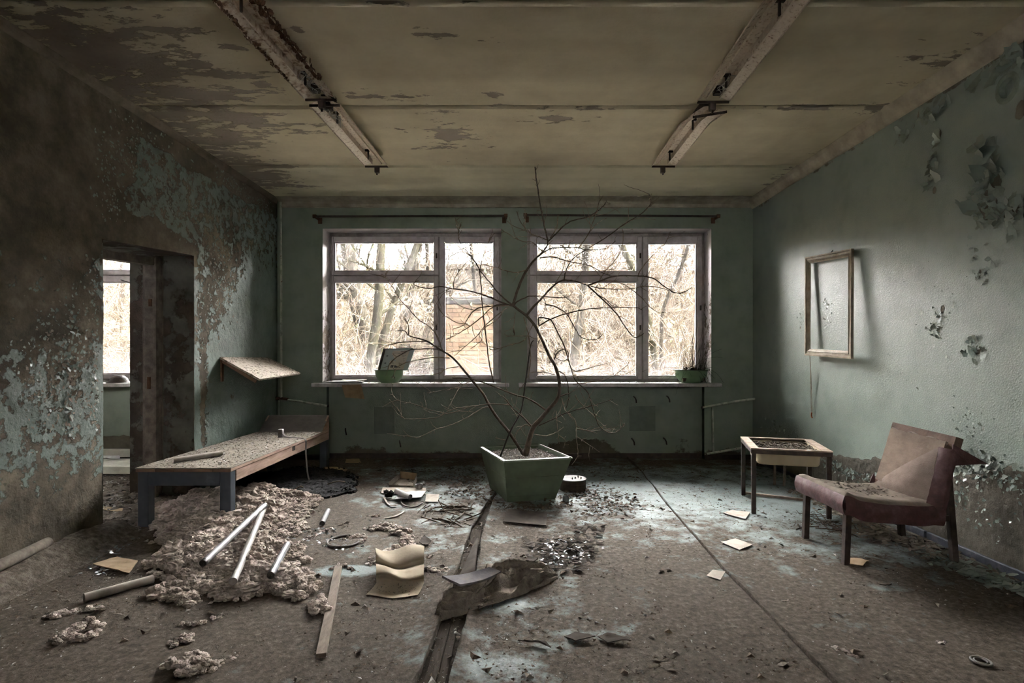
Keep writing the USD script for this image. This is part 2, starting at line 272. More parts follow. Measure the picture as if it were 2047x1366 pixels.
mottled('flake_back', [(.3, (.13, .105, .08)), (.7, (.24, .205, .165))], 12, rough=.9, bump=.4)
mottled('flake_old', [(.3, (.12, .145, .115)), (.6, (.20, .235, .195)), (.8, (.27, .25, .195))], 12, rough=.55, bump=.3)
mottled('board_speckle', [(.3, (.42, .36, .29)), (.52, (.47, .41, .335)), (.6, (.16, .13, .10)), (.8, (.09, .07, .055))], 38, detail=8, rough=.8, bump=.5, bscale=90)
mottled('notice_board', [(.3, (.36, .43, .44)), (.7, (.46, .53, .54))], 5, rough=.5, bump=.05)
mottled('ink', [(.3, (.05, .05, .06)), (.7, (.1, .1, .11))], 30)
mottled('notice_paper', [(.3, (.50, .45, .39)), (.7, (.6, .55, .48))], 9, rough=.8, bump=.1)
mottled('lamp_sheet', [(.33, (.16, .085, .045)), (.37, (.42, .33, .25)), (.46, (.62, .53, .44)), (.76, (.72, .64, .55))], 48, detail=7, rough=.5, bump=.2, spec=.4)
mottled('lamp_sheet_rusty', [(.36, (.11, .06, .032)), (.43, (.36, .27, .20)), (.54, (.58, .51, .43)), (.78, (.68, .61, .53))], 24, detail=8, rough=.6, bump=.4, spec=.3)
mottled('rust', [(.3, (.045, .022, .012)), (.7, (.12, .06, .03))], 30, rough=.9, bump=.8)
mottled('wire_white', [(.3, (.3, .29, .27)), (.7, (.5, .48, .45))], 20)
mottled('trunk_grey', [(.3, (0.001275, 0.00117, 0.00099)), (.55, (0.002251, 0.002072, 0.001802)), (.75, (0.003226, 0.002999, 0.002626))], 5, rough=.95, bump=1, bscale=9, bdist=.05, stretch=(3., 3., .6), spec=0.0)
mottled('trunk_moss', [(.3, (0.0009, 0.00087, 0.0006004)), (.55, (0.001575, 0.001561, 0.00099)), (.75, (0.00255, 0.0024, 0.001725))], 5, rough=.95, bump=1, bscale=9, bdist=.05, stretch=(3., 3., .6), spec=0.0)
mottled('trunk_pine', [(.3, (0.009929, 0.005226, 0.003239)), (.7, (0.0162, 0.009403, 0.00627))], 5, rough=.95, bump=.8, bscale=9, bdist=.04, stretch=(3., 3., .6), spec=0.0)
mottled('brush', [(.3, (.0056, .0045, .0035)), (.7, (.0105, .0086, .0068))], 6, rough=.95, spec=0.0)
mottled('bounce_concrete', [(.3, (.58, .55, .48)), (.7, (.72, .69, .61))], 3, rough=.95, spec=.1)  # kept pale so the added apron bounces daylight
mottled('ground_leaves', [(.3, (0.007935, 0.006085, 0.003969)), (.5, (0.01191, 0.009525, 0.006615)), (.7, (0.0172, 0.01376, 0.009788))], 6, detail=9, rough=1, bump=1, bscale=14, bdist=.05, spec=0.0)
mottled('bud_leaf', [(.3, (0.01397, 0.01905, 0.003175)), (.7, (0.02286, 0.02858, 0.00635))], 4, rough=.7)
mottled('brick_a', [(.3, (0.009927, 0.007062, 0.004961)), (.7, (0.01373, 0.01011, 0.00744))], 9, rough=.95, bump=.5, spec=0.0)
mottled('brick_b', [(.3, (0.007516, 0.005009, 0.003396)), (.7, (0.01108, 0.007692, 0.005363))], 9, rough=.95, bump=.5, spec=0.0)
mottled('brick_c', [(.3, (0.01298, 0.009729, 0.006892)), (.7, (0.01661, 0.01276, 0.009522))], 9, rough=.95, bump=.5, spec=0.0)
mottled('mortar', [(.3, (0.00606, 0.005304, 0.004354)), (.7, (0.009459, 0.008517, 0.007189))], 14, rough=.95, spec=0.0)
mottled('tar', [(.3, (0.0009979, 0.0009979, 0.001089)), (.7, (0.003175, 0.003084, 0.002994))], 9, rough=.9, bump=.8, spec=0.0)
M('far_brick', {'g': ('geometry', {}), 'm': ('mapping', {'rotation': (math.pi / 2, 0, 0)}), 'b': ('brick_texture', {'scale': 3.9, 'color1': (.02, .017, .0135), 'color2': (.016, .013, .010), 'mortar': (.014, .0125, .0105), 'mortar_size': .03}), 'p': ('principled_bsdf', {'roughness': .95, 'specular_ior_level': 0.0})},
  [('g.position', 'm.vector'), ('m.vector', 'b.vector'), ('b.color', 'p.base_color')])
# dusty window glass: lets light through, mirrors a little, and a film of dirt that scatters daylight
M('pane_glass', {'t': ('transparent_bsdf', {'color': (.96, .965, .965)}), 'gl': ('glossy_bsdf', {'roughness': .03}), 'fr': ('fresnel', {'IOR': 1.45}), 'mg': ('mix_closure', {}),
     'tr': ('translucent_bsdf', {'color': (.62, .60, .62)}), 'g': ('geometry', {}), 'n': ('noise_texture', {'scale': 3.0, 'detail': 8.0, 'roughness': .65}), 'mr': ('map_range', {'from_min': .35, 'from_max': .75, 'to_min': .004, 'to_max': .018, 'clamp': True}),
     'sx': ('separate_xyz', {}), 'mz': ('map_range', {'from_min': .85, 'from_max': 1.30, 'to_min': .022, 'to_max': 0.0, 'clamp': True}), 'ad': ('math', {'math_type': 'add'}), 'md': ('mix_closure', {})},
  [('fr.fac', 'mg.fac'), ('t.BSDF', 'mg.closure1'), ('gl.BSDF', 'mg.closure2'), ('g.position', 'n.vector'), ('n.fac', 'mr.value'), ('g.position', 'sx.vector'), ('sx.z', 'mz.value'), ('mr.result', 'ad.value1'), ('mz.result', 'ad.value2'), ('ad.value', 'md.fac'), ('mg.closure', 'md.closure1'), ('tr.BSDF', 'md.closure2')], 'md.closure')
M('shard_glass', {'p': ('principled_bsdf', {'base_color': (.15, .16, .16), 'roughness': .22, 'specular_ior_level': .5})}, [])
# linoleum under dust: "damage" is how thick the dirt lies
def lino():
    n = {'g': ('geometry', {}), 'a': ('attribute', {'attribute': 'damage'}), 'n1': ('noise_texture', {'scale': 5.5, 'detail': 10.0, 'roughness': .72}), 's1': ('math', {'math_type': 'multiply_add', 'value2': 1.7, 'value3': -.85}), 'add': ('math', {'math_type': 'add'}),
         'mk': ('map_range', {'from_min': .26, 'from_max': .62, 'clamp': True}),
         'n2': ('noise_texture', {'scale': 7.0, 'detail': 6.0}), 'rp': ('rgb_ramp', {'ramp': [(.3, (.125, .17, .16)), (.55, (.165, .225, .215)), (.72, (.19, .215, .20))]}),
         'n3': ('noise_texture', {'scale': 38.0, 'detail': 9.0, 'roughness': .75}), 'rq': ('rgb_ramp', {'ramp': [(.30, (.034, .026, .019)), (.45, (.073, .058, .043)), (.57, (.115, .094, .072)), (.70, (.215, .187, .152))]}), 'mx': ('mix_color', {}),
         'n4': ('noise_texture', {'scale': 110.0, 'detail': 5.0, 'roughness': .75}), 'b': ('bump', {'strength': 1.0, 'distance': .012}), 'nm': ('math', {'math_type': 'multiply_add', 'value2': .6}), 'rr': ('map_range', {'to_min': .36, 'to_max': .88}), 'sp': ('map_range', {'to_min': .55, 'to_max': .15}), 'p': ('principled_bsdf', {})}
    l = [('g.position', x + '.vector') for x in ('n1', 'n2', 'n3', 'n4')] + [('n1.fac', 's1.value1'), ('s1.value', 'add.value1'), ('a.fac', 'add.value2'), ('add.value', 'mk.value'), ('n2.fac', 'rp.fac'), ('n3.fac', 'rq.fac'), ('mk.result', 'mx.fac'), ('rp.color', 'mx.a'), ('rq.color', 'mx.b'), ('mx.result', 'p.base_color'),
         ('n4.fac', 'nm.value1'), ('n3.fac', 'nm.value3'), ('nm.value', 'b.height'), ('b.normal', 'p.normal'), ('mk.result', 'rr.value'), ('rr.result', 'p.roughness'), ('mk.result', 'sp.value'), ('sp.result', 'p.specular_ior_level')]
    M('linoleum', n, l)
lino()
mottled('subfloor_board', [(.3, (.028, .022, .018)), (.7, (.058, .047, .038))], 14, rough=.95, bump=.5, stretch=(6., .8, 6.), spec=.05)
mottled('subfloor', [(.3, (.022, .017, .014)), (.6, (.052, .042, .033)), (.8, (.08, .066, .053))], 30, rough=.95, bump=1, bscale=90, bdist=.01, spec=.05)
mottled('dust_floor', [(.28, (.05, .042, .034)), (.5, (.115, .098, .08)), (.7, (.2, .175, .145))], 30, detail=9, rough=.95, bump=1, bscale=80, bdist=.012, spec=.05)

# ---------------------------------------------------------------- the room shell
def gauss(U, V, u, v, su, sv=None, a=1.0): return a * np.exp(-((U - u) / su) ** 2 - ((V - v) / (sv or su)) ** 2)
def patch(o, u, v, nu, nv):
    a, b = np.linspace(0, 1, nu + 1), np.linspace(0, 1, nv + 1)
    return np.asarray(o, float) + a[:, None, None] * np.asarray(u, float) + b[None, :, None] * np.asarray(v, float)
WZ0, WZ1 = .893, 2.677                             # sill and head of the windows
WX = [(-2.245, -.179), (.121, 2.249)]              # openings in the room's back wall
NICHE = [(-2.197, -.237), (.205, 2.168)]
XA = -6.6                                          # far side of the next room
WX3 = (-6.0, -4.15)

def back_wall():
    ms, dmg = [], []
    def add(m, d=None):
        m = cat([m]); ms.append(m); dmg.append(np.zeros(len(m[0])) if d is None else d)
    def face(o, u, v):
        lu, lv = np.linalg.norm(u), np.linalg.norm(v); P = patch(o, u, v, max(1, int(lu / .03)), max(1, int(lv / .03)))
        m = grid(P); Z, X = m[0][:, 2], m[0][:, 0]
        d = .50 * np.clip((.30 - Z) / .25, 0, 1) * (.35 + noise(np.stack([X * 1.7, Z * 0, Z * 0], 1), 3)) + gauss(X, Z, .75, .12, .45, .16, .7) + gauss(X, Z, 2.6, .68, .12, .07, .35) + gauss(X, Z, -2.6, .6, .1, .05, .2) + gauss(X, Z, .95, .78, .1, .06, .5) + gauss(X, Z, 1.6, .72, .07, .05, .45) + gauss(X, Z, -1.95, .2, .2, .15, .12) + gauss(X, Z, 1.95, .25, .2, .12, .35)
        add(m, d)
    xs = [XL, NICHE[0][0], NICHE[0][1], NICHE[1][0], NICHE[1][1], XR]
    for i in range(5):
        a, b = xs[i], xs[i + 1]; deep = i in (1, 3); y = D + (.08 if deep else 0)
        face((a, y, 0), (b - a, 0, 0), (0, 0, WZ0))
        add(box(a, b, y + .001, D + .36, 0, WZ0))
        if deep:
            face((a, D, 0), (0, .08, 0), (0, 0, WZ0)); face((b, D, 0), (0, .08, 0), (0, 0, WZ0)); add(grid(patch((a, D, WZ0), (b - a, 0, 0), (0, .08, 0), 4, 2)))
    ws = [XL, WX[0][0], WX[0][1], WX[1][0], WX[1][1], XR]
    for i in (0, 2, 4):
        face((ws[i], D, WZ0), (ws[i + 1] - ws[i], 0, 0), (0, 0, WZ1 - WZ0)); add(box(ws[i], ws[i + 1], D + .001, D + .36, WZ0, WZ1))
    face((XL, D, WZ1), (XR - XL, 0, 0), (0, 0, ZC - WZ1)); add(box(XL, XR, D + .001, D + .36, WZ1, ZC + .2))
    v, f = cat(ms); return solo('wall_back', (v, f), 'wall_back_paint', 'dark teal painted wall around and below the two big windows', 'wall', kind='structure', prim={'damage': np.concatenate(dmg)}, base=(0, D, 0))
WALL_B = back_wall()
for x0_, y0_, x1_, y1_ in ((748, 812, 790, 868), (1258, 812, 1310, 862)):
    a_, b_ = at(x0_, y1_, D + .08), at(x1_, y0_, D + .08); v_, f_ = bev(a_[0], b_[0], -.003, .004, a_[2], b_[2], .002); putmesh(num(WALL_B, 'plaster_patch'), (v_ + [0, .08, 0], f_), 'patch_grey')
for x_, y_ in ((1268, 798), (1334, 797), (1264, 882), (1328, 881), (692, 862), (800, 886)):
    p_ = at(x_, y_, D + .08) - [0, D, 0]; putmesh(num(WALL_B, 'radiator_hook'), tube([p_ + [-.01, .01, .03], p_ + [0, -.03, .02], p_ + [.01, -.05, -.005], p_ + [.016, -.045, -.04]], .008, 7), 'iron_dark', smooth=True)

def right_wall():
    Y0, Y1 = 2.4, D
    P = patch((XR, Y0, 0), (0, Y1 - Y0, 0), (0, 0, ZC), 300, 230); v, f = grid(P); Y, Z = v[:, 1], v[:, 2]
    q = np.stack([Y, Z, Y * 0], 1)
    zb = np.interp(Y, [2.4, 2.9, 3.4, 4.0, 4.9, 5.6, 6.25], [.66, .60, .47, .43, .30, .2, .12]) + .10 * (fbm(q * 9, 4, 5) - .5)
    low = np.clip((zb - Z) / .05 + .5, 0, 1)
    d = .95 * low
    for x, y, s, a in [(1650, 600, .10, .38), (1600, 640, .09, .42), (1600, 655, .05, .4), (1885, 620, .09, .42), (1868, 690, .10, .44), (1955, 700, .07, .5), (1960, 545, .10, .42), (1935, 470, .06, .45), (1880, 520, .05, .4), (1995, 550, .05, .4), (1965, 860, .10, .46), (1760, 730, .05, .3), (1830, 760, .08, .35), (1545, 750, .08, .4), (1560, 860, .2, .36), (1530, 800, .08, .4), (1655, 650, .04, .5),
                       (1860, 330, .10, .45), (1868, 380, .05, .6), (1875, 270, .07, .75), (1975, 410, .14, .75), (1965, 300, .10, .6), (1990, 360, .12, .65), (2020, 420, .12, .7), (1940, 400, .07, .5), (1985, 170, .1, .4), (2040, 220, .1, .6), (1800, 270, .06, .55), (1835, 235, .05, .5)]:
        p = rwall(x, y); d = np.maximum(d, gauss(Y, Z, p[1], p[2], s * .55, s * .8, a + .08))
    d += .5 * np.clip((Z - 2.80 - .05 * fbm(q * 6, 3, 9)) / .06, 0, 1) * (noise(q * 5, 4) > .45)
    rough = low * (.010 * fbm(q * 14, 4, 2) + .006 * fbm(q * 45, 3, 4)) - .004 * (fbm(q * 1.5, 3, 1) - .5)
    v[:, 0] = XR + .004 - .004 * (1 - low) - rough * .9
    hole = rwall(2013, 176); keep = np.hypot(Y - hole[1], Z - hole[2]) > .045
    f = f[keep[f].all(1)]
    st = low * .5 + .5 * np.clip((.10 - Z) / .1, 0, 1)
    b = box(XR + .03, XR + .4, -1.7, D + .36, -.1, ZC + .2); bf = box(XR, XR + .02, -1.7, Y0, 0, ZC)
    ms = cat([(v, f[:, ::-1]), b, bf]); k = len(ms[0]) - len(v)
    p = solo('wall_right', ms, 'wall_right_paint', 'glossy teal painted wall on the right, peeling near floor and upper corner', 'wall', kind='structure', prim={'damage': np.r_[d, np.zeros(k)], 'stain': np.r_[st, np.zeros(k)]}, base=(XR, 4, 0))
    r = np.linspace(0, 2 * np.pi, 25)[:-1]
    g = lambda rad, x: np.stack([np.full(24, x), hole[1] + rad * np.cos(r), hole[2] + rad * 1.15 * np.sin(r)], 1)
    rings = [g(.075, XR - .001), g(.062, XR - .006), g(.046, XR - .004), g(.044, XR + .03), g(.044, XR + .029)]
    v = np.vstack(rings); n = 24; fs = []
    for i in range(4):
        for j in range(n): a, b_ = i * n + j, i * n + (j + 1) % n; fs += [[a, b_, b_ + n], [a, b_ + n, a + n]]
    putmesh(num(p, 'vent_collar'), (v - np.array([XR, 4, 0]), np.array(fs)), 'flake_old')
    return p
WALL_R = right_wall()

def door_edge(Y): return np.interp(Y, [3.6, 4.62], [1.985, 2.065])
def left_wall():
    ms, ds, ss = [], [], []
    def fieldY(Y, Z):
        q = np.stack([Y, Z, Y * 0], 1)
        d = .30 + 0 * Y
        d += .12 * np.clip((Z - 1.9) / .4, 0, 1)                                   # flaky upper wall
        d += .10 * np.clip((Z - 1.9) / .3, 0, 1) - .05
        near = np.clip((3.85 + .5 * (fbm(q * 2.6, 3, 31) - .5) - Y) / .3, 0, 1)
        d = d * (1 - near) + near * (.64 - .24 * np.clip(1 - np.abs(Z - .85) / .55, 0, 1) + .25 * np.clip((Z - 1.8) / .4, 0, 1))
        d += gauss(Y, Z, 4.95, 1.75, .28, .42, .36) + gauss(Y, Z, 4.72, 1.35, .12, .5, .22) + gauss(Y, Z, 4.75, .75, .05, .5, .45) + gauss(Y, Z, 5.3, 2.0, .25, .25, .18) + gauss(Y, Z, 5.25, .8, .1, .2, .22)
        d -= gauss(Y, Z, 5.8, 1.3, .45, .7, .20)
        top = 2.83 - .05 * np.clip((Y - 3.6) / 2.6, 0, 1) * 0 - .10 * fbm(q * 4, 3, 6)
        d += .7 * np.clip((Z - top) / .05, 0, 1)
        d += .7 * np.clip((.40 - Z + .25 * (fbm(q * 5, 3, 8) - .5)) / .08, 0, 1) * (Y < 4.7)
        d += .75 * np.clip((2.26 - .16 * np.abs(Y - 4.1) + .05 * (fbm(q * 7, 3, 4) - .5) - Z) / .05, 0, 1) * (Z > 1.97) * np.clip((Y - 3.5) / .1, 0, 1) * np.clip((4.68 - Y) / .08, 0, 1)
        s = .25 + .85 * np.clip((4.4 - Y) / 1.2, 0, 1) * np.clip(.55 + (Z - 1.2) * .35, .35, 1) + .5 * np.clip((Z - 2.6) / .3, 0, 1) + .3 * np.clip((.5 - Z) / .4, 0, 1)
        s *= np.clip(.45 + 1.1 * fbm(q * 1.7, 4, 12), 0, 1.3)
        return d, np.clip(s, 0, 1), q
    def add(P, relief=1.0):
        m = grid(P); v = m[0].copy(); d, s, q = fieldY(v[:, 1], v[:, 2])
        e = np.clip((d - .45) / .3, 0, 1)
        v[:, 0] += relief * ((1 - e) * .006 * (fbm(q * 22, 4, 3)) + .012 * (fbm(q * 5, 4, 2) - .5) + e * .007 * (fbm(q * 30, 3, 7) - .5))
        ms.append((v, m[1])); ds.append(d); ss.append(s)
    def warp(y0, y1, zlo, zhi, n, k):
        a, b = np.linspace(y0, y1, n + 1), np.linspace(0, 1, k + 1)
        lo = zlo(a) if callable(zlo) else np.full(n + 1, zlo)
        return np.stack([np.full((n + 1, k + 1), XL), np.repeat(a[:, None], k + 1, 1), lo[:, None] + b[None] * (zhi - lo)[:, None]], -1)
    add(warp(2.2, 3.6, 0., ZC, 110, 230)); add(warp(3.6, 4.62, door_edge, ZC, 70, 70)); add(warp(4.62, D, 0., ZC, 120, 220))
    for b in (box(-3.30, XL - .03, -1.7, 3.585, 0, ZC + .2), box(XL - .03, XL, -1.7, 2.2, 0, ZC), box(-3.30, XL - .03, 4.64, D + .36, 0, ZC + .2), hull([(x, y, z) for x in (-3.30, XL - .03) for y in (3.58, 4.65) for z in (float(door_edge(y)) + .015, ZC + .2)])):
        ms.append(b); ds.append(np.full(len(b[0]), .9)); ss.append(np.full(len(b[0]), .6))
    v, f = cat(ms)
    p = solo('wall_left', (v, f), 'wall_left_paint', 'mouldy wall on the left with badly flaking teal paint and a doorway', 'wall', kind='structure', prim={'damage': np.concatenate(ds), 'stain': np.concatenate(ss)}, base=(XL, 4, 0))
    # plaster of the doorway: far jamb, near jamb and the soffit
    def jamb(o, u, w, nrm, seed):
        P = patch(o, u, w, 36, 130 if abs(w[2]) > 1 else 60); m = grid(P); v = m[0].copy(); q = v * 6
        v += np.asarray(nrm) * (.012 * (fbm(q, 4, seed) - .4) + .004 * fbm(v * 25, 3, seed))[:, None]
        d = .45 + .55 * (fbm(v * 2.2, 3, seed + 5) - .4)
        putmesh(num(p, 'jamb_plaster'), (v - np.array([XL, 4, 0]), m[1]), 'jamb_plaster', prim={'damage': d, 'stain': np.clip(.9 * fbm(v * 1.8, 3, 40) + .1, 0, 1)})
    zt = 2.06
    jamb((XL, 4.62, 0), (-.26, 0, 0), (0, 0, zt), (0, -1, 0), 1); jamb((-3.11, 4.63, 0), (-.2, 0, 0), (0, 0, zt), (0, -1, 0), 2)
    jamb((XL, 3.6, 0), (-.5, 0, 0), (0, 0, 1.99), (0, 1, 0), 3); jamb((XL, 3.6, 1.985), (-.55, 0, 0), (0, 1.02, .08), (0, 0, -1), 4)
    return p
WALL_L = left_wall()
# door frame left in the opening
door = Thing('door_1', 'worn wooden door frame without its door, in the left doorway', 'door frame', (-3.05, 4.1, 0), kind='structure')
door.part('jamb_post', cat([bev(-3.11, -3.02, 4.52, 4.61, 0, 2.04), bev(-3.145, -3.11, 4.545, 4.61, 0, 2.04), bev(-3.03, -3.005, 4.505, 4.54, 0, 2.03)]), 'door_wood')
door.part('jamb_post', bev(-3.11, -3.02, 3.61, 3.69, 0, 1.975), 'door_wood')
door.part('head_rail', hull([(x, y, z) for x in (-3.11, -3.02) for y, z in ((3.61, 1.90), (3.61, 1.96), (4.61, 1.97), (4.61, 2.03))]), 'door_wood')
door.part('strike_plate', bev(-3.085, -3.06, 4.512, 4.522, .93, 1.03, .001), 'rust', label='rusty strike plate')
door.part('hinge_hole', bev(-3.075, -3.05, 4.512, 4.522, 1.62, 1.68, .001), 'rust')

def ceiling():
    c = Thing('ceiling', 'stained off-white concrete panel ceiling with peeling patches', 'ceiling', (0, 3, ZC), kind='structure')
    pits = []
    for x, y, sx, sy, a in [(895, 270, 42, 20, .95), (1110, 237, 60, 8, .8), (740, 192, 60, 7, .7), (800, 193, 50, 7, .75), (985, 192, 20, 7, .8), (700, 192, 26, 6, .7), (870, 70, 90, 8, .7), (600, 60, 40, 18, .5), (760, 8, 60, 8, .75), (940, 8, 60, 8, .7),
                            (900, 222, 120, 10, .5), (640, 235, 60, 12, .45), (330, 150, 90, 30, .5), (470, 95, 40, 10, .65), (395, 130, 60, 14, .7), (420, 190, 110, 18, .6), (520, 165, 40, 20, .6), (470, 235, 90, 22, .6), (330, 60, 120, 18, .55), (250, 120, 110, 40, .62), (460, 270, 60, 20, .45), (500, 330, 25, 12, .5), (520, 350, 40, 10, .55),
                            (1620, 216, 70, 4, .75), (1520, 216, 30, 3, .6), (1660, 300, 60, 10, .45), (1600, 350, 30, 12, .4), (1880, 130, 90, 20, .4), (1750, 215, 40, 14, .4), (700, 60, 50, 20, .4), (850, 225, 60, 10, .5)]:
        z = ZC; Y = (z - HC) * F / (CY - y); pits.append(((x - CX) * Y / F, Y, sx * Y / F * 1.05, max(sy * Y / (CY - y) * 1.0, .03), a + .04))
    ys = [-1.7, .323, 1.523, 2.739, 3.893, 5.12, D + .0]
    for i in range(6):
        a, b = ys[i] + .004, ys[i + 1] - .004; n = int((b - a) / .03)
        P = patch((-2.80, a, ZC), (5.58, 0, 0), (0, b - a, 0), 140, n); X, Y = P[..., 0], P[..., 1]
        q = np.stack([X, Y, X * 0], -1); P[..., 2] += .004 * (fbm(q * 1.3, 3, i) - .5)
        e = np.minimum(np.arange(n + 1), n - np.arange(n + 1)); P[..., 2] += np.where(e == 0, .012, 0)[None]
        d = .10 + 0 * X
        halo = 0 * X
        for px, py, sx, sy, am in pits: d = np.maximum(d, gauss(X, Y, px, py, sx * .8, sy * .8, am * .95)); halo = np.maximum(halo, gauss(X, Y, px, py, sx * 1.9 + .1, sy * 2.2 + .08, am * .36))
        d = np.maximum(d, .12 + halo)
        d += .28 * np.clip((-1.4 - X) / 1.2, 0, 1) + .12 * np.clip((X - 2.3) / .4, 0, 1)
        d += .12 * (noise(np.stack([X * .7, Y * 9, X * 0], -1), 7) > .66)
        s = np.clip(.9 * np.clip((-1.7 - X) / 1.0, 0, 1) * np.clip((5.6 - Y) / 2, .1, 1) + .55 * (fbm(np.stack([X * .35, Y * 5, X * 0], -1), 4, 3) - .42) + .15 * np.clip((4.2 - Y) / 2, 0, 1), 0, 1)
        v, f = grid(P); bx = box(-2.80, 2.78, a, b, ZC + .015, ZC + .2); k = len(bx[0])
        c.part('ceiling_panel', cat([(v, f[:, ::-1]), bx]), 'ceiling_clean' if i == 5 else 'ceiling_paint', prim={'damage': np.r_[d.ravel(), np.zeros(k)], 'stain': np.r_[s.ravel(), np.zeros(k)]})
    c.part('roof_slab', box(XA - .4, XR + .4, -1.8, D + .6, ZC + .2, ZC + .4), 'cornice_paint')
    c.part('ceiling_panel', box(XA, -3.28, -1.7, D + .36, ZC - .1, ZC + .2), 'plaster_rough')
    return c
ceiling()
# cornice strips
def cornice(name, label, pr, m='cornice_paint'):                       # pr: list of ring polylines
    P = np.array(pr); v, f = grid(P); v = v + .006 * (fbm(v * 9, 3, 5) - .5)[:, None]
    solo(name, (v, f), m, label, 'cornice', kind='structure')
ysn = np.linspace(2.2, D, 80)
prof = [(0, .10), (.012, .095), (.035, .07), (.055, .03), (.075, .006), (.08, -.01)]
cornice('trim_1', 'pale plaster cornice strip along the top of the right wall', [[(XR - .002 - o, y, ZC - dz) for o, dz in prof] for y in ysn])
cornice('trim_2', 'curved plaster cove over the two windows', [[(x, D - .002 - o, ZC - dz) for o, dz in [(0, .085), (.02, .08), (.022, .045), (.05, .025), (.10, .010), (.17, .003), (.2, -.01)]] for x in np.linspace(XL, XR, 80)])
cornice('trim_3', 'thin dark plaster cornice strip along the top of the left wall', [[(XL + .002 + o * .5, y, ZC - dz * .5) for o, dz in prof] for y in ysn], 'plaster_rough')  # slimmer and darker than the right-hand strip
# wall behind the viewer and the shell of the next room
solo('wall_front', cat([box(XL - .5, -.3, -1.8, -1.6, -.1, ZC + .2), box(.3, XR + .1, -1.8, -1.6, -.1, ZC + .2), box(-.3, .3, -1.8, -1.6, -.1, 2.2), box(-.3, .3, -1.8, -1.6, 2.45, ZC + .2)]), 'bounce_white', 'unseen wall closing the room behind the viewer, paled for bounce, with an added fill light opening', 'wall', kind='structure')  # pale wall bounces light; the high gap is an added fill-light opening
def next_room():
    y0 = 1.5; a, b = WX3; bx = [box(XA, a, D, D + .36, 0, ZC), box(b, -3.3, D, D + .36, 0, ZC), box(a, b, D, D + .36, 0, WZ0), box(a, b, D, D + .36, WZ1, ZC)]
    P = patch((XA, D - .002, 0), (-3.3 - XA, 0, 0), (0, 0, WZ0), 130, 36); m = grid(P); Z = m[0][:, 2]; q = m[0] * 5
    d = np.clip((.30 - Z + .22 * (fbm(q, 3, 2) - .5)) / .05, 0, 1); ms = cat([m] + bx); k = len(ms[0]) - len(d)
    solo('wall_far', ms, 'wall_back_paint', 'teal wall under the window of the next room, seen through the doorway', 'wall', kind='structure', prim={'damage': np.r_[d, np.zeros(k)]}, base=(-5, D, 0))
    solo('wall_side', cat([box(XA - .3, XA, y0 - .3, 4.3, -.1, ZC), box(XA - .3, XA, 4.75, D + .36, -.1, ZC), box(XA - .3, XA, 4.3, 4.75, -.1, 1.7), box(XA - .3, XA, 4.3, 4.75, 2.5, ZC), box(XA, -3.3, y0 - .3, y0, -.1, ZC)]), 'plaster_rough', 'outer walls of the next room beyond the doorway, with an added unseen light opening', 'wall', kind='structure')  # gap in the outer wall is added, out of view, to light this room
next_room()

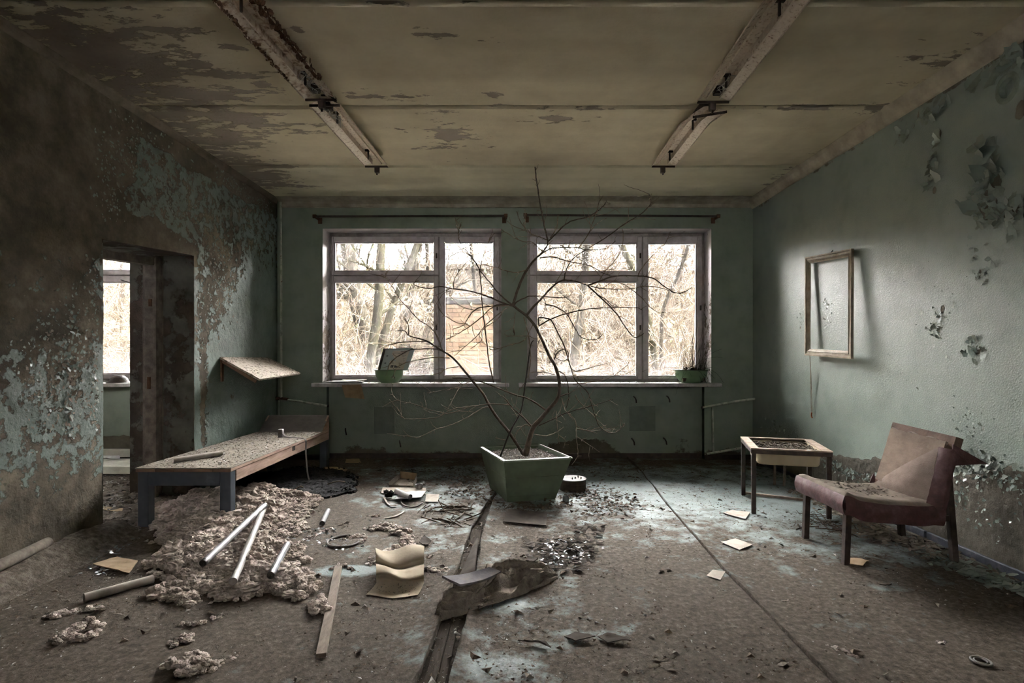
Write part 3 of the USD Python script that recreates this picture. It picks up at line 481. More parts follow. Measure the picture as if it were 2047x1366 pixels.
def floor():
    fl = Thing('floor', 'dusty teal linoleum floor in torn sheets', 'floor', (0, 3, 0), kind='structure')
    fl.part('subfloor', box(XL - .02, XR + .1, -1.7, D + .36, -.15, -.006), 'subfloor')
    yy = [-1.7, 2.0, 2.35, 2.95, 3.75, 4.3, 4.95, 5.6, D + .13]
    gl = [-.37, -.372, -.345, -.335, -.31, -.25, -.151, -.14, -.14]; gr = [-.25, -.255, -.235, -.225, -.235, -.205, -.142, -.137, -.137]
    sm = [1.16, 1.165, 1.162, 1.157, 1.187, 1.2, 1.25, 1.285, 1.285]
    def sheet_(x0, x1, seed, curl0=0, curl1=0):
        ny, nx = 270, 150; Y = np.linspace(-1.7, D + .125, ny + 1); a, b = x0(Y), x1(Y); t = np.linspace(0, 1, nx + 1)
        X = a[:, None] + t[None] * (b - a)[:, None]; YY = np.repeat(Y[:, None], nx + 1, 1); q = np.stack([X, YY, X * 0], -1)
        Z = .004 + .010 * (fbm(q * 1.6, 4, seed) - .4) + .005 * (fbm(q * 6, 3, seed + 2) - .4)
        if curl0: Z += curl0 * np.exp(-(X - a[:, None]) / .05) * (fbm(q * 2.4, 2, 8) + .15)
        if curl1: Z += curl1 * np.exp(-(b[:, None] - X) / .05) * (fbm(q * 2.1, 2, 9) + .1)
        Z = np.maximum(Z, .001)
        near = np.clip((5.2 - YY) / 2.6, 0, 1)
        d = .30 + .46 * near + .20 * np.clip((YY - 5.75) / .25, 0, 1) * 1.6 + .18 * np.clip((-1.0 - X) / .8, 0, 1) + .55 * (fbm(q * .9, 3, 21) - .5) + gauss(X, YY, -1.9, 3.4, 1.0, .9, .25)
        for gx, gy, s, am in [(-.95, 3.04, .11, -1.3), (.02, 2.6, .15, -.25), (1.9, 2.8, .12, -.3), (1.5, 2.45, .2, -.22), (.35, 2.35, .16, -.25), (1.25, 2.9, .3, -.16), (-.1, 2.1, .2, -.2), (1.6, 4.6, .9, -.16), (.9, 5.2, .6, -.10), (-.6, 4.6, .5, -.10)]:
            d += gauss(X, YY, gx, gy, s * 1.3, s * .6, am)
        g = grid(np.stack([X, YY, Z], -1)); v, f = g; k = len(v); e0 = np.arange(ny + 1) * (nx + 1); e1 = e0 + nx
        sk = np.vstack([v[e0] * [1, 1, 0] + [0, 0, -.005], v[e1] * [1, 1, 0] + [0, 0, -.005]]); i = np.arange(ny); m = ny + 1
        sf = np.vstack([np.stack([e0[i], e0[i + 1], k + i + 1], 1), np.stack([e0[i], k + i + 1, k + i], 1), np.stack([e1[i + 1], e1[i], k + m + i], 1), np.stack([e1[i + 1], k + m + i, k + m + i + 1], 1)])
        fl.part('linoleum_sheet', (np.vstack([v, sk]), np.vstack([f[:, ::-1], sf])), 'linoleum', smooth=True, prim=None if False else {'damage': np.r_[d.ravel(), np.ones(2 * m)]})
    wob = lambda Y, s: .012 * (noise(np.stack([Y * 4, Y * 0 + s, Y * 0], 1), 4) - .5) + .006 * (noise(np.stack([Y * 15, Y * 0 + s, Y * 0], 1), 5) - .5)
    sheet_(lambda Y: np.full_like(Y, XL + .0), lambda Y: np.interp(Y, yy, gl) + wob(Y, 1), 1, 0, .03)
    sheet_(lambda Y: np.interp(Y, yy, gr) + wob(Y, 2), lambda Y: np.interp(Y, yy, sm) - .004 + wob(Y, 3) * .6, 2, .03, .012)
    sheet_(lambda Y: np.interp(Y, yy, sm) + .004 + wob(Y, 3) * .6, lambda Y: np.full_like(Y, XR), 3, .03, 0)
    # strips of the board under the gap
    for y0, y1, x0, x1 in [(1.0, 2.44, -.345, -.30), (1.0, 2.5, -.296, -.262), (2.95, 3.32, -.33, -.235), (3.33, 3.75, -.31, -.24)]:
        fl.part('floor_board', bev(x0, x1, y0, y1, -.006, .003, .002), 'subfloor_board')
    P = patch((XA, 1.5, 0), (XL - .0 - XA, 0, 0), (0, D - 1.5, 0), 120, 150); X, Y = P[..., 0], P[..., 1]
    P[..., 2] = .008 + .05 * np.clip(fbm(np.stack([X, Y, X * 0], -1) * 2.4, 4, 5) - .35, 0, 1) + .02 * fbm(np.stack([X, Y, X * 0], -1) * 11, 3, 6) - .03 * np.clip((X + 2.95) / .2, 0, 1)
    v, f = grid(P); fl.part('dust_floor', cat([(v, f), box(XA, XL - .02, 1.5, D, -.15, -.02)]), 'dust_floor', kind='stuff')
floor()

# windows
def window(n, x0, x1, panes, split, label):
    """panes: pixel rectangles of the glass in plane y = 6.5; split: pixel x of the meeting mullion, pixel y of the transom joint"""
    Yf = 6.47; w = Thing(f'window_{n}', label, 'window', ((x0 + x1) / 2, Yf, WZ0), kind='structure')
    S = 6.5 / F; X = lambda px: (px - CX) * S; Z = lambda py: HC - (py - CY) * S
    fr = lambda a, b, c, d: bev(a, b, Yf + .02, Yf + .12, c, d, .004)
    xm, zt = X(split[0]), Z(split[1]); fw = .045
    w.part('window_frame', cat([fr(x0, x0 + fw, WZ0, WZ1), fr(x1 - fw, x1, WZ0, WZ1), fr(x0, x1, WZ1 - .05, WZ1), fr(x0, x1, WZ0 - .005, WZ0 + .035)]), 'wood_grey')
    w.part('mullion', fr(xm - .035, xm + .035, WZ0 + .03, WZ1 - .05), 'wood_grey')
    o = split[2]                                    # panes[2] is the tall one
    lo, hi = (x0 + fw - .012, xm - .006) , (xm + .006, x1 - fw + .012)
    wide, tall = (lo, hi) if o == 'L' else (hi, lo)
    if panes[0] is not None: w.part('transom', fr(wide[0], wide[1], zt - .03, zt + .03), 'wood_grey')
    zb, zt1 = WZ0 + .03, WZ1 - .045
    for (pane, (a, b), z0, z1) in ((panes[0], wide, zt + .005, zt1), (panes[1], wide, zb, zt - .005), (panes[2], tall, zb, zt1)):
        if pane is None: continue
        px0, py0, px1, py1 = pane; A, B, C0, C1 = X(px0), X(px1), Z(py1), Z(py0)
        A, B, C0, C1 = max(A, a + .03), min(B, b - .03), max(C0, z0 + .02), min(C1, z1 - .02)
        rail = lambda p, q, r, s, y0=Yf - .005, y1=Yf + .05: bev(p, q, y0, y1, r, s, .006)
        sp = w.part('sash', cat([rail(a, A - .012, z0, z1), rail(B + .012, b, z0, z1), rail(A - .013, B + .013, C1 + .012, z1), rail(A - .013, B + .013, z0, C0 - .012)] +
                   [rail(A - .013, A, C0 - .012, C1 + .012, Yf + .015), rail(B, B + .013, C0 - .012, C1 + .012, Yf + .015), rail(A, B, C1, C1 + .013, Yf + .015), rail(A, B, C0 - .013, C0, Yf + .015)]), 'wood_white')
        w.part('pane', box(A - .004, B + .004, Yf + .03, Yf + .034, C0 - .004, C1 + .004), 'pane_glass', parent=sp)
        for hz in (z0 + .12, z1 - .12): w.part('hinge', tube([(a - .002, Yf - .01, hz - .035), (a - .002, Yf - .01, hz + .035)], .006, 8), 'wood_grey', parent=sp)
        w.part('catch', bev(b - .03, b - .012, Yf - .02, Yf - .004, (z0 + z1) / 2 - .03, (z0 + z1) / 2 + .03, .002), 'iron_brown', parent=sp)
    # painted reveals
    if n < 3:
        def rev(o, u, v_, nrm, sd, m='reveal_paint', name='reveal'):
            P = patch(o, u, v_, 10, 70); v, f = grid(P); q = v * np.array([7., 7., 7.]); d = .26 + .30 * fbm(v * 2.2, 3, sd) * np.clip(1.2 - (v[:, 2] - WZ0) * .55, .2, 1) + .06
            v = v + np.asarray(nrm) * (.004 * (fbm(q, 3, sd)))[:, None]
            p = num(w.path, name); putmesh(p, (v - w.loc, f), m, prim={'damage': d})
        e = .001
        rev((x0, D - .002, WZ0), (0, .25, 0), (0, 0, WZ1 - WZ0), (1, 0, 0), 3); rev((x1, D - .002, WZ0), (0, .25, 0), (0, 0, WZ1 - WZ0), (-1, 0, 0), 4); rev((x0, D - .002, WZ1), (0, .25, 0), (x1 - x0, 0, 0), (0, 0, -1), 5)
        w.part('window_sill', bev(x0 - .10, x1 + .09, D - .09, Yf + .03, WZ0 - .045, WZ0 - .001, .006), 'sill_paint')
    else:
        w.part('window_sill', bev(x0 - .1, x1 + .1, D - .09, Yf + .03, WZ0 - .045, WZ0 - .001, .006), 'sill_paint')
    return w
window(1, *WX[0], [(671, 487, 867, 541), (671, 566, 867, 750), (890, 487, 986, 750)], (878, 552, 'L'), 'three-pane wooden window with peeling white frame, nearer the doorway')
window(2, *WX[1], [(1074, 489, 1271, 542), (1074, 566, 1271, 751), (1296, 489, 1390, 751)], (1283, 552, 'L'), 'three-pane wooden window with peeling white frame, nearer the glossy right wall')
window(3, *WX3, [(195, 470, 345, 540), (195, 566, 345, 746), (60, 470, 170, 746)], (184, 552, 'R'), 'tall wooden window of the next room, seen through the doorway')

# baseboards
def wavy(m, a=.004, s=7, seed=1):
    v, f = m; m2 = trimesh.Trimesh(v, f, process=False).subdivide().subdivide(); v = np.array(m2.vertices); return v + a * (fbm(v * s, 3, seed) - .5)[:, None], np.array(m2.faces)
bb = Thing('baseboard_right', 'scuffed dark blue-grey baseboard strip along the right wall', 'baseboard', (XR, 4, 0), kind='structure')
yb = 2.3
for L in (1.28, 1.14, .82, .65):
    bb.part('baseboard_length', wavy(bev(XR - .03, XR - .008, yb, yb + L - .015, .002, .05, .004), .006, 5), 'baseboard_blue'); yb += L
bb = Thing('baseboard_back', 'dark brown baseboard under the windows', 'baseboard', (0, D, 0), kind='structure')
for a, b in NICHE: bb.part('baseboard_length', wavy(bev(a + .01, b - .01, D + .06, D + .08, .003, .065, .004)), 'iron_brown')
bb.part('baseboard_length', bev(NICHE[0][1], NICHE[1][0], D - .02, D - .001, .003, .065, .004), 'iron_brown'); bb.part('baseboard_length', bev(NICHE[1][1], XR - .03, D - .02, D - .001, .003, .065, .004), 'iron_brown'); bb.part('baseboard_length', bev(XL + .02, NICHE[0][0], D - .02, D - .001, .003, .065, .004), 'iron_brown')

# ---------------------------------------------------------------- outdoors
GZ = -.75
def ground():
    P = patch((-34, 12.2, GZ), (68, 0, 0), (0, 31, 0), 90, 60); Y = P[..., 1]; P[..., 2] += .4 * (fbm(P * .35, 4, 3) - .5) * np.clip((Y - 12.2) / 4, 0, 1) + 2.4 * np.clip((Y - 19) / 20, 0, 1) ** 1.5
    solo('ground', grid(P), 'ground_leaves', 'leaf-covered woodland ground rising beyond the windows', 'ground', kind='structure')
    p = Thing('bounce_apron', 'unseen pale apron added outside the house to bounce daylight up to the ceiling', 'bounce_apron', (0, 8, GZ), kind='structure')  # hidden below the sills; added to throw daylight up at the ceiling
    for k in range(32): p.part('bounce_slab', bev(-16 + 2 * (k % 16) + .01, -14 + 2 * (k % 16) - .01, D + .37 + 2.95 * (k // 16), D + 3.31 + 2.95 * (k // 16), GZ - .1, GZ + .01, .01), 'bounce_concrete')
ground()
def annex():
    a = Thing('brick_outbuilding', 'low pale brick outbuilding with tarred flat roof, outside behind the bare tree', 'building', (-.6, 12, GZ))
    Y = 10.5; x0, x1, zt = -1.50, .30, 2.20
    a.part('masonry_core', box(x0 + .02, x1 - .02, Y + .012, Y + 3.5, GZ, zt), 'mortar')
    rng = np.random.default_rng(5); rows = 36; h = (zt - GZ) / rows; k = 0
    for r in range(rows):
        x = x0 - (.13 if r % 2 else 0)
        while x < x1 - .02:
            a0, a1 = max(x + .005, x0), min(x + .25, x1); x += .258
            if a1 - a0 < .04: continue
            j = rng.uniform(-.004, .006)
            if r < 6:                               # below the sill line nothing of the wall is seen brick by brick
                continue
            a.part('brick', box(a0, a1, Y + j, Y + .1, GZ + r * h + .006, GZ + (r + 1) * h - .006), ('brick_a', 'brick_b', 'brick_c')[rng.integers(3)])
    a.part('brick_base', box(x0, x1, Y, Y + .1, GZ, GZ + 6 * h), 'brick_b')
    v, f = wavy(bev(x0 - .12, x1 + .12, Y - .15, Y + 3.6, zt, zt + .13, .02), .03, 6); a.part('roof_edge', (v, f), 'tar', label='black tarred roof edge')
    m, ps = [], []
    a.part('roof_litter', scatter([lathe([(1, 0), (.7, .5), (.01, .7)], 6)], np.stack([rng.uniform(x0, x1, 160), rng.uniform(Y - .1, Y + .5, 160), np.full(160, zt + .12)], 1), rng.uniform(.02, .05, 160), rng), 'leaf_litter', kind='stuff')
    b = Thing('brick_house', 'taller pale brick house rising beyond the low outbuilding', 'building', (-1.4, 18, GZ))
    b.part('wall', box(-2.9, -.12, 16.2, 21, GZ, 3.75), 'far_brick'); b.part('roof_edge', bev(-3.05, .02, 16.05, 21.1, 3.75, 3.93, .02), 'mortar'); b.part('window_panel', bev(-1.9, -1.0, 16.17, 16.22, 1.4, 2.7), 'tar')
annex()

def branchy(rng, p0, d0, L, r, depth, out, spread=.6, up=.15, bend=.25):
    n = max(4, int(L / .25)); pts, d = [np.array(p0)], np.array(d0, float)
    for i in range(n):
        d = d + rng.normal(0, bend / math.sqrt(n), 3) + np.array([0, 0, up / n]); d /= np.linalg.norm(d); pts.append(pts[-1] + d * L / n)
    pts = np.array(pts); out.append(tube(pts, np.linspace(r, r * .45, len(pts)), 5 if r > .01 else 3, cap=False))
    if depth > 0:
        for k in range(int(rng.integers(3, 6))):
            t = rng.uniform(.3, 1.0); q = pts[int(t * n)]; a = rng.normal(0, 1, 3); a -= d * (a @ d); a /= np.linalg.norm(a)
            branchy(rng, q, d * (1 - spread * .5) + a * spread, L * rng.uniform(.35, .65), r * .5, depth - 1, out, spread, up, bend)
def wild_tree(label, Y, px, radius, mat, seed, top=7.0, limbs=9, name='bare_tree'):
    """px: pixel polyline of the trunk from low to high, standing at distance Y"""
    rng = np.random.default_rng(seed); pts = [at(x, y, Y) for x, y in px]; d = pts[-1] - pts[-2]; d /= np.linalg.norm(d)
    base = pts[0] + (pts[0] - pts[1]) * ((pts[0][2] - GZ + .1) / max(pts[1][2] - pts[0][2], .1)); base[0] = pts[0][0] + np.clip(base[0] - pts[0][0], -.3, .3); base[2] = GZ - .1
    while pts[-1][2] < top: 
        d = d + np.array([rng.normal(0, .08), rng.normal(0, .08), .06]); d /= np.linalg.norm(d); pts.append(pts[-1] + d * .8)
    P = spline([base] + pts, 5); r = np.interp(P[:, 2], [GZ, .5, 3, top], [radius * 1.35, radius, radius * .88, radius * .35])
    P[:, 1] += .1 * np.sin(P[:, 2] * 1.3 + seed)
    t = Thing(name, label, 'tree', tuple(np.r_[P[0][:2], GZ]))
    v, f = tube(P, r, 14); v = v + .12 * radius * (fbm(v * [9, 9, 2.5], 4, seed) - .5)[:, None] * np.array([1, 1, .2]); t.part('trunk', (v, f), mat, smooth=True)
    for k in range(limbs):
        i = rng.integers(int(len(P) * .30), len(P) - 2); a = rng.uniform(0, 6.28); out = []
        branchy(rng, P[i], (math.cos(a), math.sin(a), rng.uniform(.2, .9)), rng.uniform(1.0, 2.2), max(r[i] * .36, .008), 2, out); t.part('branch', cat(out), mat)
    return t
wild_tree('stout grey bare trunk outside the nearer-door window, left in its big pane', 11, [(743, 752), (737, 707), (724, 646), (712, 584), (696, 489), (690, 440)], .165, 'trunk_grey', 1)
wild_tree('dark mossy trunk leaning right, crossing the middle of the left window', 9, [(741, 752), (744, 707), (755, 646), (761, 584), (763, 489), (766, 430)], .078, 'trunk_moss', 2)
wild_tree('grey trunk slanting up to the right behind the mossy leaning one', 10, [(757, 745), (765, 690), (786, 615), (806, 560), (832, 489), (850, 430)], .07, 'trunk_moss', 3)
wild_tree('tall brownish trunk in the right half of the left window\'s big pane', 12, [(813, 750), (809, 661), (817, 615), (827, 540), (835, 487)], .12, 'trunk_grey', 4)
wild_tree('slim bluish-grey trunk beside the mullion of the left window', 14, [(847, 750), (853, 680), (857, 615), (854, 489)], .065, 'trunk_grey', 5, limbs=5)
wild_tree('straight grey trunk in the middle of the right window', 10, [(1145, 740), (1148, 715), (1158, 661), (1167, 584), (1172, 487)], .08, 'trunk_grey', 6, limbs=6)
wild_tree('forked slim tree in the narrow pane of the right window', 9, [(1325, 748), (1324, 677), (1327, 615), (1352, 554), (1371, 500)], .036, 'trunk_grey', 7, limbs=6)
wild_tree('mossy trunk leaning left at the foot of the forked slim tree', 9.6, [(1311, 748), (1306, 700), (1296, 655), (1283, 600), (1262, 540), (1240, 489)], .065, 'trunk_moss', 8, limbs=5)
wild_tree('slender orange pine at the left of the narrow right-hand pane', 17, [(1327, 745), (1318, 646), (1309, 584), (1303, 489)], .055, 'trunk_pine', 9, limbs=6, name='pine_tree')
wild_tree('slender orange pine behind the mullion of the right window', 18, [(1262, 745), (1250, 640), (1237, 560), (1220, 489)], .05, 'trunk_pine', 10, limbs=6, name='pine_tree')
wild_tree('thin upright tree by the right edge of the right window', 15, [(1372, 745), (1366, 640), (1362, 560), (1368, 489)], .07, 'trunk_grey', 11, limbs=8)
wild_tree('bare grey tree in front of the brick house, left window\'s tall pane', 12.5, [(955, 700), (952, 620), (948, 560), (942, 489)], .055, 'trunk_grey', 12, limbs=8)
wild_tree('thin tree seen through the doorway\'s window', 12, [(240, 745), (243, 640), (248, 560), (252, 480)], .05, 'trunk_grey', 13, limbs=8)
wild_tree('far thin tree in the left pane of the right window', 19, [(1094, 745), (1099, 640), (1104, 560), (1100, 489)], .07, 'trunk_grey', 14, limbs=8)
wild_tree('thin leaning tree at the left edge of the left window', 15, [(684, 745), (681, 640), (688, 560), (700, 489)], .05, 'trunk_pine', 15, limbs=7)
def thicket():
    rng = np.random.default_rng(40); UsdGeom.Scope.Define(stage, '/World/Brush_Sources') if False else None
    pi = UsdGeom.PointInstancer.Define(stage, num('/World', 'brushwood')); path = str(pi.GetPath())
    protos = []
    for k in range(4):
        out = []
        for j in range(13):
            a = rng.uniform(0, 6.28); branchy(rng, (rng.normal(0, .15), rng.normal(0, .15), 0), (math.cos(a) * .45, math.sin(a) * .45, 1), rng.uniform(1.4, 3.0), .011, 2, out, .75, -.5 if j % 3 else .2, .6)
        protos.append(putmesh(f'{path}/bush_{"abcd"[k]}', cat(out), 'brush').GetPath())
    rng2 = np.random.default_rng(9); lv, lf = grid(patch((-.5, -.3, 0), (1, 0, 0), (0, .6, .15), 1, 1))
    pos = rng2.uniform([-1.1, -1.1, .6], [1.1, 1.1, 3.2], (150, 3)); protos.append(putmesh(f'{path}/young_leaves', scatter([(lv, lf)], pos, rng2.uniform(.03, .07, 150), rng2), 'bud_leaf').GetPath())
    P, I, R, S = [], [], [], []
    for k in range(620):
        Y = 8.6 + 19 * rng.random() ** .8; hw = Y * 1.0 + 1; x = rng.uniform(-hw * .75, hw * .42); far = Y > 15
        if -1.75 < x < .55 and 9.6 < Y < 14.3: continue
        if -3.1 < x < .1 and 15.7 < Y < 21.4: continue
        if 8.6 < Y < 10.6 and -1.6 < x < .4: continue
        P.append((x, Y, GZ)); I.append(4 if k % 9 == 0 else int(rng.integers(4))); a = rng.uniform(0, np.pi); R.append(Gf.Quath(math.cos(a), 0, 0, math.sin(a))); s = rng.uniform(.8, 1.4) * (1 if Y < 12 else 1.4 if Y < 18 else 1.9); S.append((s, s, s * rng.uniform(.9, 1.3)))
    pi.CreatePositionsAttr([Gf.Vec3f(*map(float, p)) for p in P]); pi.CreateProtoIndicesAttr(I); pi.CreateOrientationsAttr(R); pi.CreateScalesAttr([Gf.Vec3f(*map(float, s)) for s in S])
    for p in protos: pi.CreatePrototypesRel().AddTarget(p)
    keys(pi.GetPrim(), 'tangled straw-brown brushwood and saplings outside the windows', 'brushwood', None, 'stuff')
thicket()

# ---------------------------------------------------------------- ceiling lamps
def lamp(label, x0, x1, y0, y1, w, ends, bent=False, rusty=False, seed=0, wires=True):
    """x0, x1: middle of the near / far end"""
    t = Thing('ceiling_lamp', label, 'ceiling lamp', ((x0 + x1) / 2, (y0 + y1) / 2, 2.92)); n = 60
    Y = np.linspace(y0, y1, n + 1); k = (Y - y0) / (y1 - y0); xm = x0 + (x1 - x0) * k; lift = np.zeros(n + 1); skew = np.zeros(n + 1)
    if bent: e = np.clip((.17 - (Y - y0)) / .17, 0, 1) ** 1.3; xm = xm + .055 * e; skew = .045 * e
    # half profile: lip, wing, edge of channel, channel
    prof = [(-.5, 2.918, .0), (-.5, 2.93, 0), (-.24, 2.953, 0), (-.225, 2.94, 0), (-.18, 2.94, 0), (-.17, 2.984, 0), (.17, 2.984, 0), (.18, 2.94, 0), (.225, 2.94, 0), (.24, 2.953, 0), (.5, 2.93, 0), (.5, 2.918, 0)]
    P = np.array([[(xm[i] + a * w, Y[i] - skew[i] * (a + .5) * 1.0 * 0 + 0, z - .0 + .002 * (noise(np.array([[Y[i] * 7, a * 3, seed]]), 3)[0] - .5)) for a, z, _ in prof] for i in range(n + 1)])
    if bent: P[:, :, 1] -= (np.clip((.2 - (Y - y0)) / .2, 0, 1)[:, None] * np.array([p[0] for p in prof])[None] * .09)
    v, f = sheet(P, .0015); t.part('reflector', (v, f), 'lamp_sheet_rusty' if rusty else 'lamp_sheet')
    t.part('spine', cat([bev(min(xm[i], xm[j]) - .025, max(xm[i], xm[j]) + .025, Y[i], Y[j], 2.988, 3.0, .002) for i, j in ((0, n // 2), (n // 2, n))]), 'iron_brown')
    for i, s in ((0, -1), (n, 1)):
        a, b = P[i, 0], P[i, -1]; a = a - [0, 0, .004]; b = b - [0, 0, .004]
        t.part('end_cap', beam(a + [0, 0, .008], b + [0, 0, .008], .006, .018, (0, 0, 1)), 'iron_dark')
    for q in (.2, .8):
        i = int(q * n); y = Y[i]; x = xm[i]
        h = t.part('lamp_holder', cat([bev(x - .006, x + .006, y - .010, y + .004, 2.900, 2.975, .002), bev(x - .028, x + .028, y - .013, y + .006, 2.968, 2.986, .003)]), 'iron_dark', label='dark tube holder')
    for i, s in ((0, -1), (n, 1)):
        if ends[0 if s < 0 else 1]: x = xm[i]; t.part('end_socket', cat([bev(x - .02, x + .02, Y[i] + s * .002 - .004, Y[i] + s * .03 + .004, 2.87, 2.93, .003), bev(x - .006, x + .006, Y[i] + s * .014 - .004, Y[i] + s * .014 + .004, 2.85, 2.872, .001)]), 'iron_dark')
    if rusty:
        rng = np.random.default_rng(seed); m = 170; yy = rng.uniform(y0, y1 - .25, m); xx = np.interp(yy, Y, xm) + w * .47 + rng.normal(0, .008, m)
        fl = [lathe([(.01, 0), (1, .15), (.7, .35)], 6)]
        t.part('rust_scale', scatter(fl, np.stack([xx, yy, 2.925 + rng.normal(0, .006, m)], 1), rng.uniform(.008, .022, m), rng), 'rust', kind='stuff')
        t.part('rust_scale', scatter(fl, np.stack([np.interp(yy, Y, xm) - w * .48 + rng.normal(0, .005, m), yy, 2.928 + rng.normal(0, .004, m)], 1), rng.uniform(.005, .013, m), rng), 'rust', kind='stuff')
    if wires:
        i = n if wires == 'far' else 0; s = -1 if wires == 'far' else 1; x, y = xm[i], Y[i]; rng = np.random.default_rng(seed + 50)
        t.part('choke', bev(x - .028, x + .022, y + s * .09 - .025, y + s * .09 + .025, 2.93, 2.98, .004), 'iron_dark')
        t.part('wire', cat([tube(spline([(x + rng.normal(0, .018), y + s * (.07 + .05 * q), 2.935 + rng.normal(0, .012)) for q in range(6)], 4), .0025, 5) for _ in range(4)]), 'wire_white', label='loose curling wires')
    return t
lamp('rusty ceiling light trough at top left, its edge thick with rust scale', -1.365, -1.31, 2.42, 3.62, .212, (0, 1), rusty=True, seed=3, wires='far')
lamp('ceiling light trough left of middle, straight, farther of the left pair', -1.315, -1.27, 3.70, 4.90, .21, (0, 1), seed=5, wires=True)
lamp('ceiling light trough at top right, straight with tangled wires', 1.30, 1.325, 2.45, 3.65, .217, (0, 1), seed=7, wires='far')
lamp('bent ceiling light trough on the right, one end twisted sideways', 1.315, 1.328, 3.84, 4.90, .212, (0, 1), bent=True, seed=9, wires=False)

# curtain rods
def rod(label, xa, ya, xb, yb):
    a, b = at(xa, ya, 6.13), at(xb, yb, 6.13); t = Thing('curtain_rod', label, 'curtain rod', (a + b) / 2)
    t.part('rail', beam(a, b, .014, .022), 'iron_dark')
    for p, s in ((a, 1), (b, -1)):
        t.part('bracket', cat([bev(p[0] - .01, p[0] + .012, 6.12, 6.25, p[2] - .012, p[2] + .012, .002), bev(p[0] - .022 + s * .02, p[0] + .022 + s * .02, 6.235, 6.25, p[2] - .055, p[2] + .012, .002), bev(p[0] - .02, p[0] + .02, 6.115, 6.145, p[2] - .016, p[2] + .02, .003)]), 'rust')
rod('dark iron curtain rod above the window nearer the doorway', 629, 433, 1011, 431.5)
rod('dark iron curtain rod above the window nearer the glossy right wall', 1050, 430, 1436, 432.5)

# heating pipes
pp = Thing('heating_pipe', 'peeling cream riser pipe with stub in the corner left of the windows', 'pipe', (-2.7, 6.15, 0))
pp.part('riser', tube([at(561, 404, 6.13), at(562, 560, 6.13), at(562, 797, 6.13)], .013, 10), 'pipe_paint', smooth=True)
pp.part('riser', tube([at(557, 404, 6.2), at(557, 905, 6.2)], .016, 10), 'wall_back_paint', smooth=True, label='thick green-painted riser in the very corner')
pp.part('elbow', tube([at(553, 797, 6.18), at(562, 797, 6.13), at(576, 799, 6.12)], .018, 10), 'rust')
pp.part('radiator_stub', tube([at(560, 798, 6.13), at(600, 803, 6.1), at(655, 812, 6.06)], .013, 10), 'pipe_paint', smooth=True)
pp.part('pipe_mouth', tube([at(654, 812, 6.06), at(656.5, 812.3, 6.06)], .0135, 10), 'iron_dark')
pp = Thing('heating_pipe', 'peeling cream pipe loop with two open stubs in the right corner', 'pipe', (2.3, 6.15, 0))
pp.part('radiator_stub', tube([at(1512, 797, 6.2), at(1470, 803, 6.12), at(1404, 815, 6.06)], .013, 10), 'pipe_paint', smooth=True)
pp.part('riser', tube([at(1424, 813, 6.09), at(1426, 904, 6.09)], .011, 10), 'pipe_paint', smooth=True)
pp.part('radiator_stub', tube([at(1500, 893, 6.16), at(1460, 900, 6.1), at(1413, 908, 6.05)], .013, 10), 'pipe_paint', smooth=True)
for q in (1404, 815), (1413, 908): pp.part('pipe_mouth', tube([at(q[0] + 1, q[1], 6.06), at(q[0] - 1.5, q[1] + .2, 6.06)], .0135, 10), 'iron_dark')

# ---------------------------------------------------------------- things on the sills
SZ = WZ0 - .001
def bowl(label, px, w_px, y_top, mat, sy=6.28):
    c = at(px, 760, sy); c[2] = SZ; R = w_px / 2 * sy / F; H = HC - (y_top - CY) * sy / F - SZ
    t = Thing('enamel_bowl', label, 'bowl', c)
    prof = [(.001, .004), (.50 * R, .004), (.52 * R, 0), (.54 * R, .006), (.72 * R, .22 * H), (.86 * R, .55 * H), (.90 * R, .93 * H), (R, .98 * H), (R * 1.0, H), (.985 * R, H), (.90 * R, .96 * H), (.84 * R, .55 * H), (.70 * R, .25 * H), (.48 * R, .03 * H), (.001, .02 * H)]
    t.part('bowl_wall', lathe(prof, 40, c), mat, smooth=45)
    t.part('rim', lathe([(.985 * R, .995 * H), (1.0 * R, .985 * H), (1.008 * R, .995 * H), (1.0 * R, 1.005 * H), (.985 * R, .995 * H)], 40, c), 'iron_dark', label='chipped dark rim')
    return t, c, R, H
b1, bc, bR, bH = bowl('green enamel bowl holding the printed board, on the left sill', 778, 62, 739, 'enamel_green')
b2, rc, rR, rH = bowl('green enamel bowl of dry stalks, on the right sill', 1381.5, 70, 739, 'enamel_green')
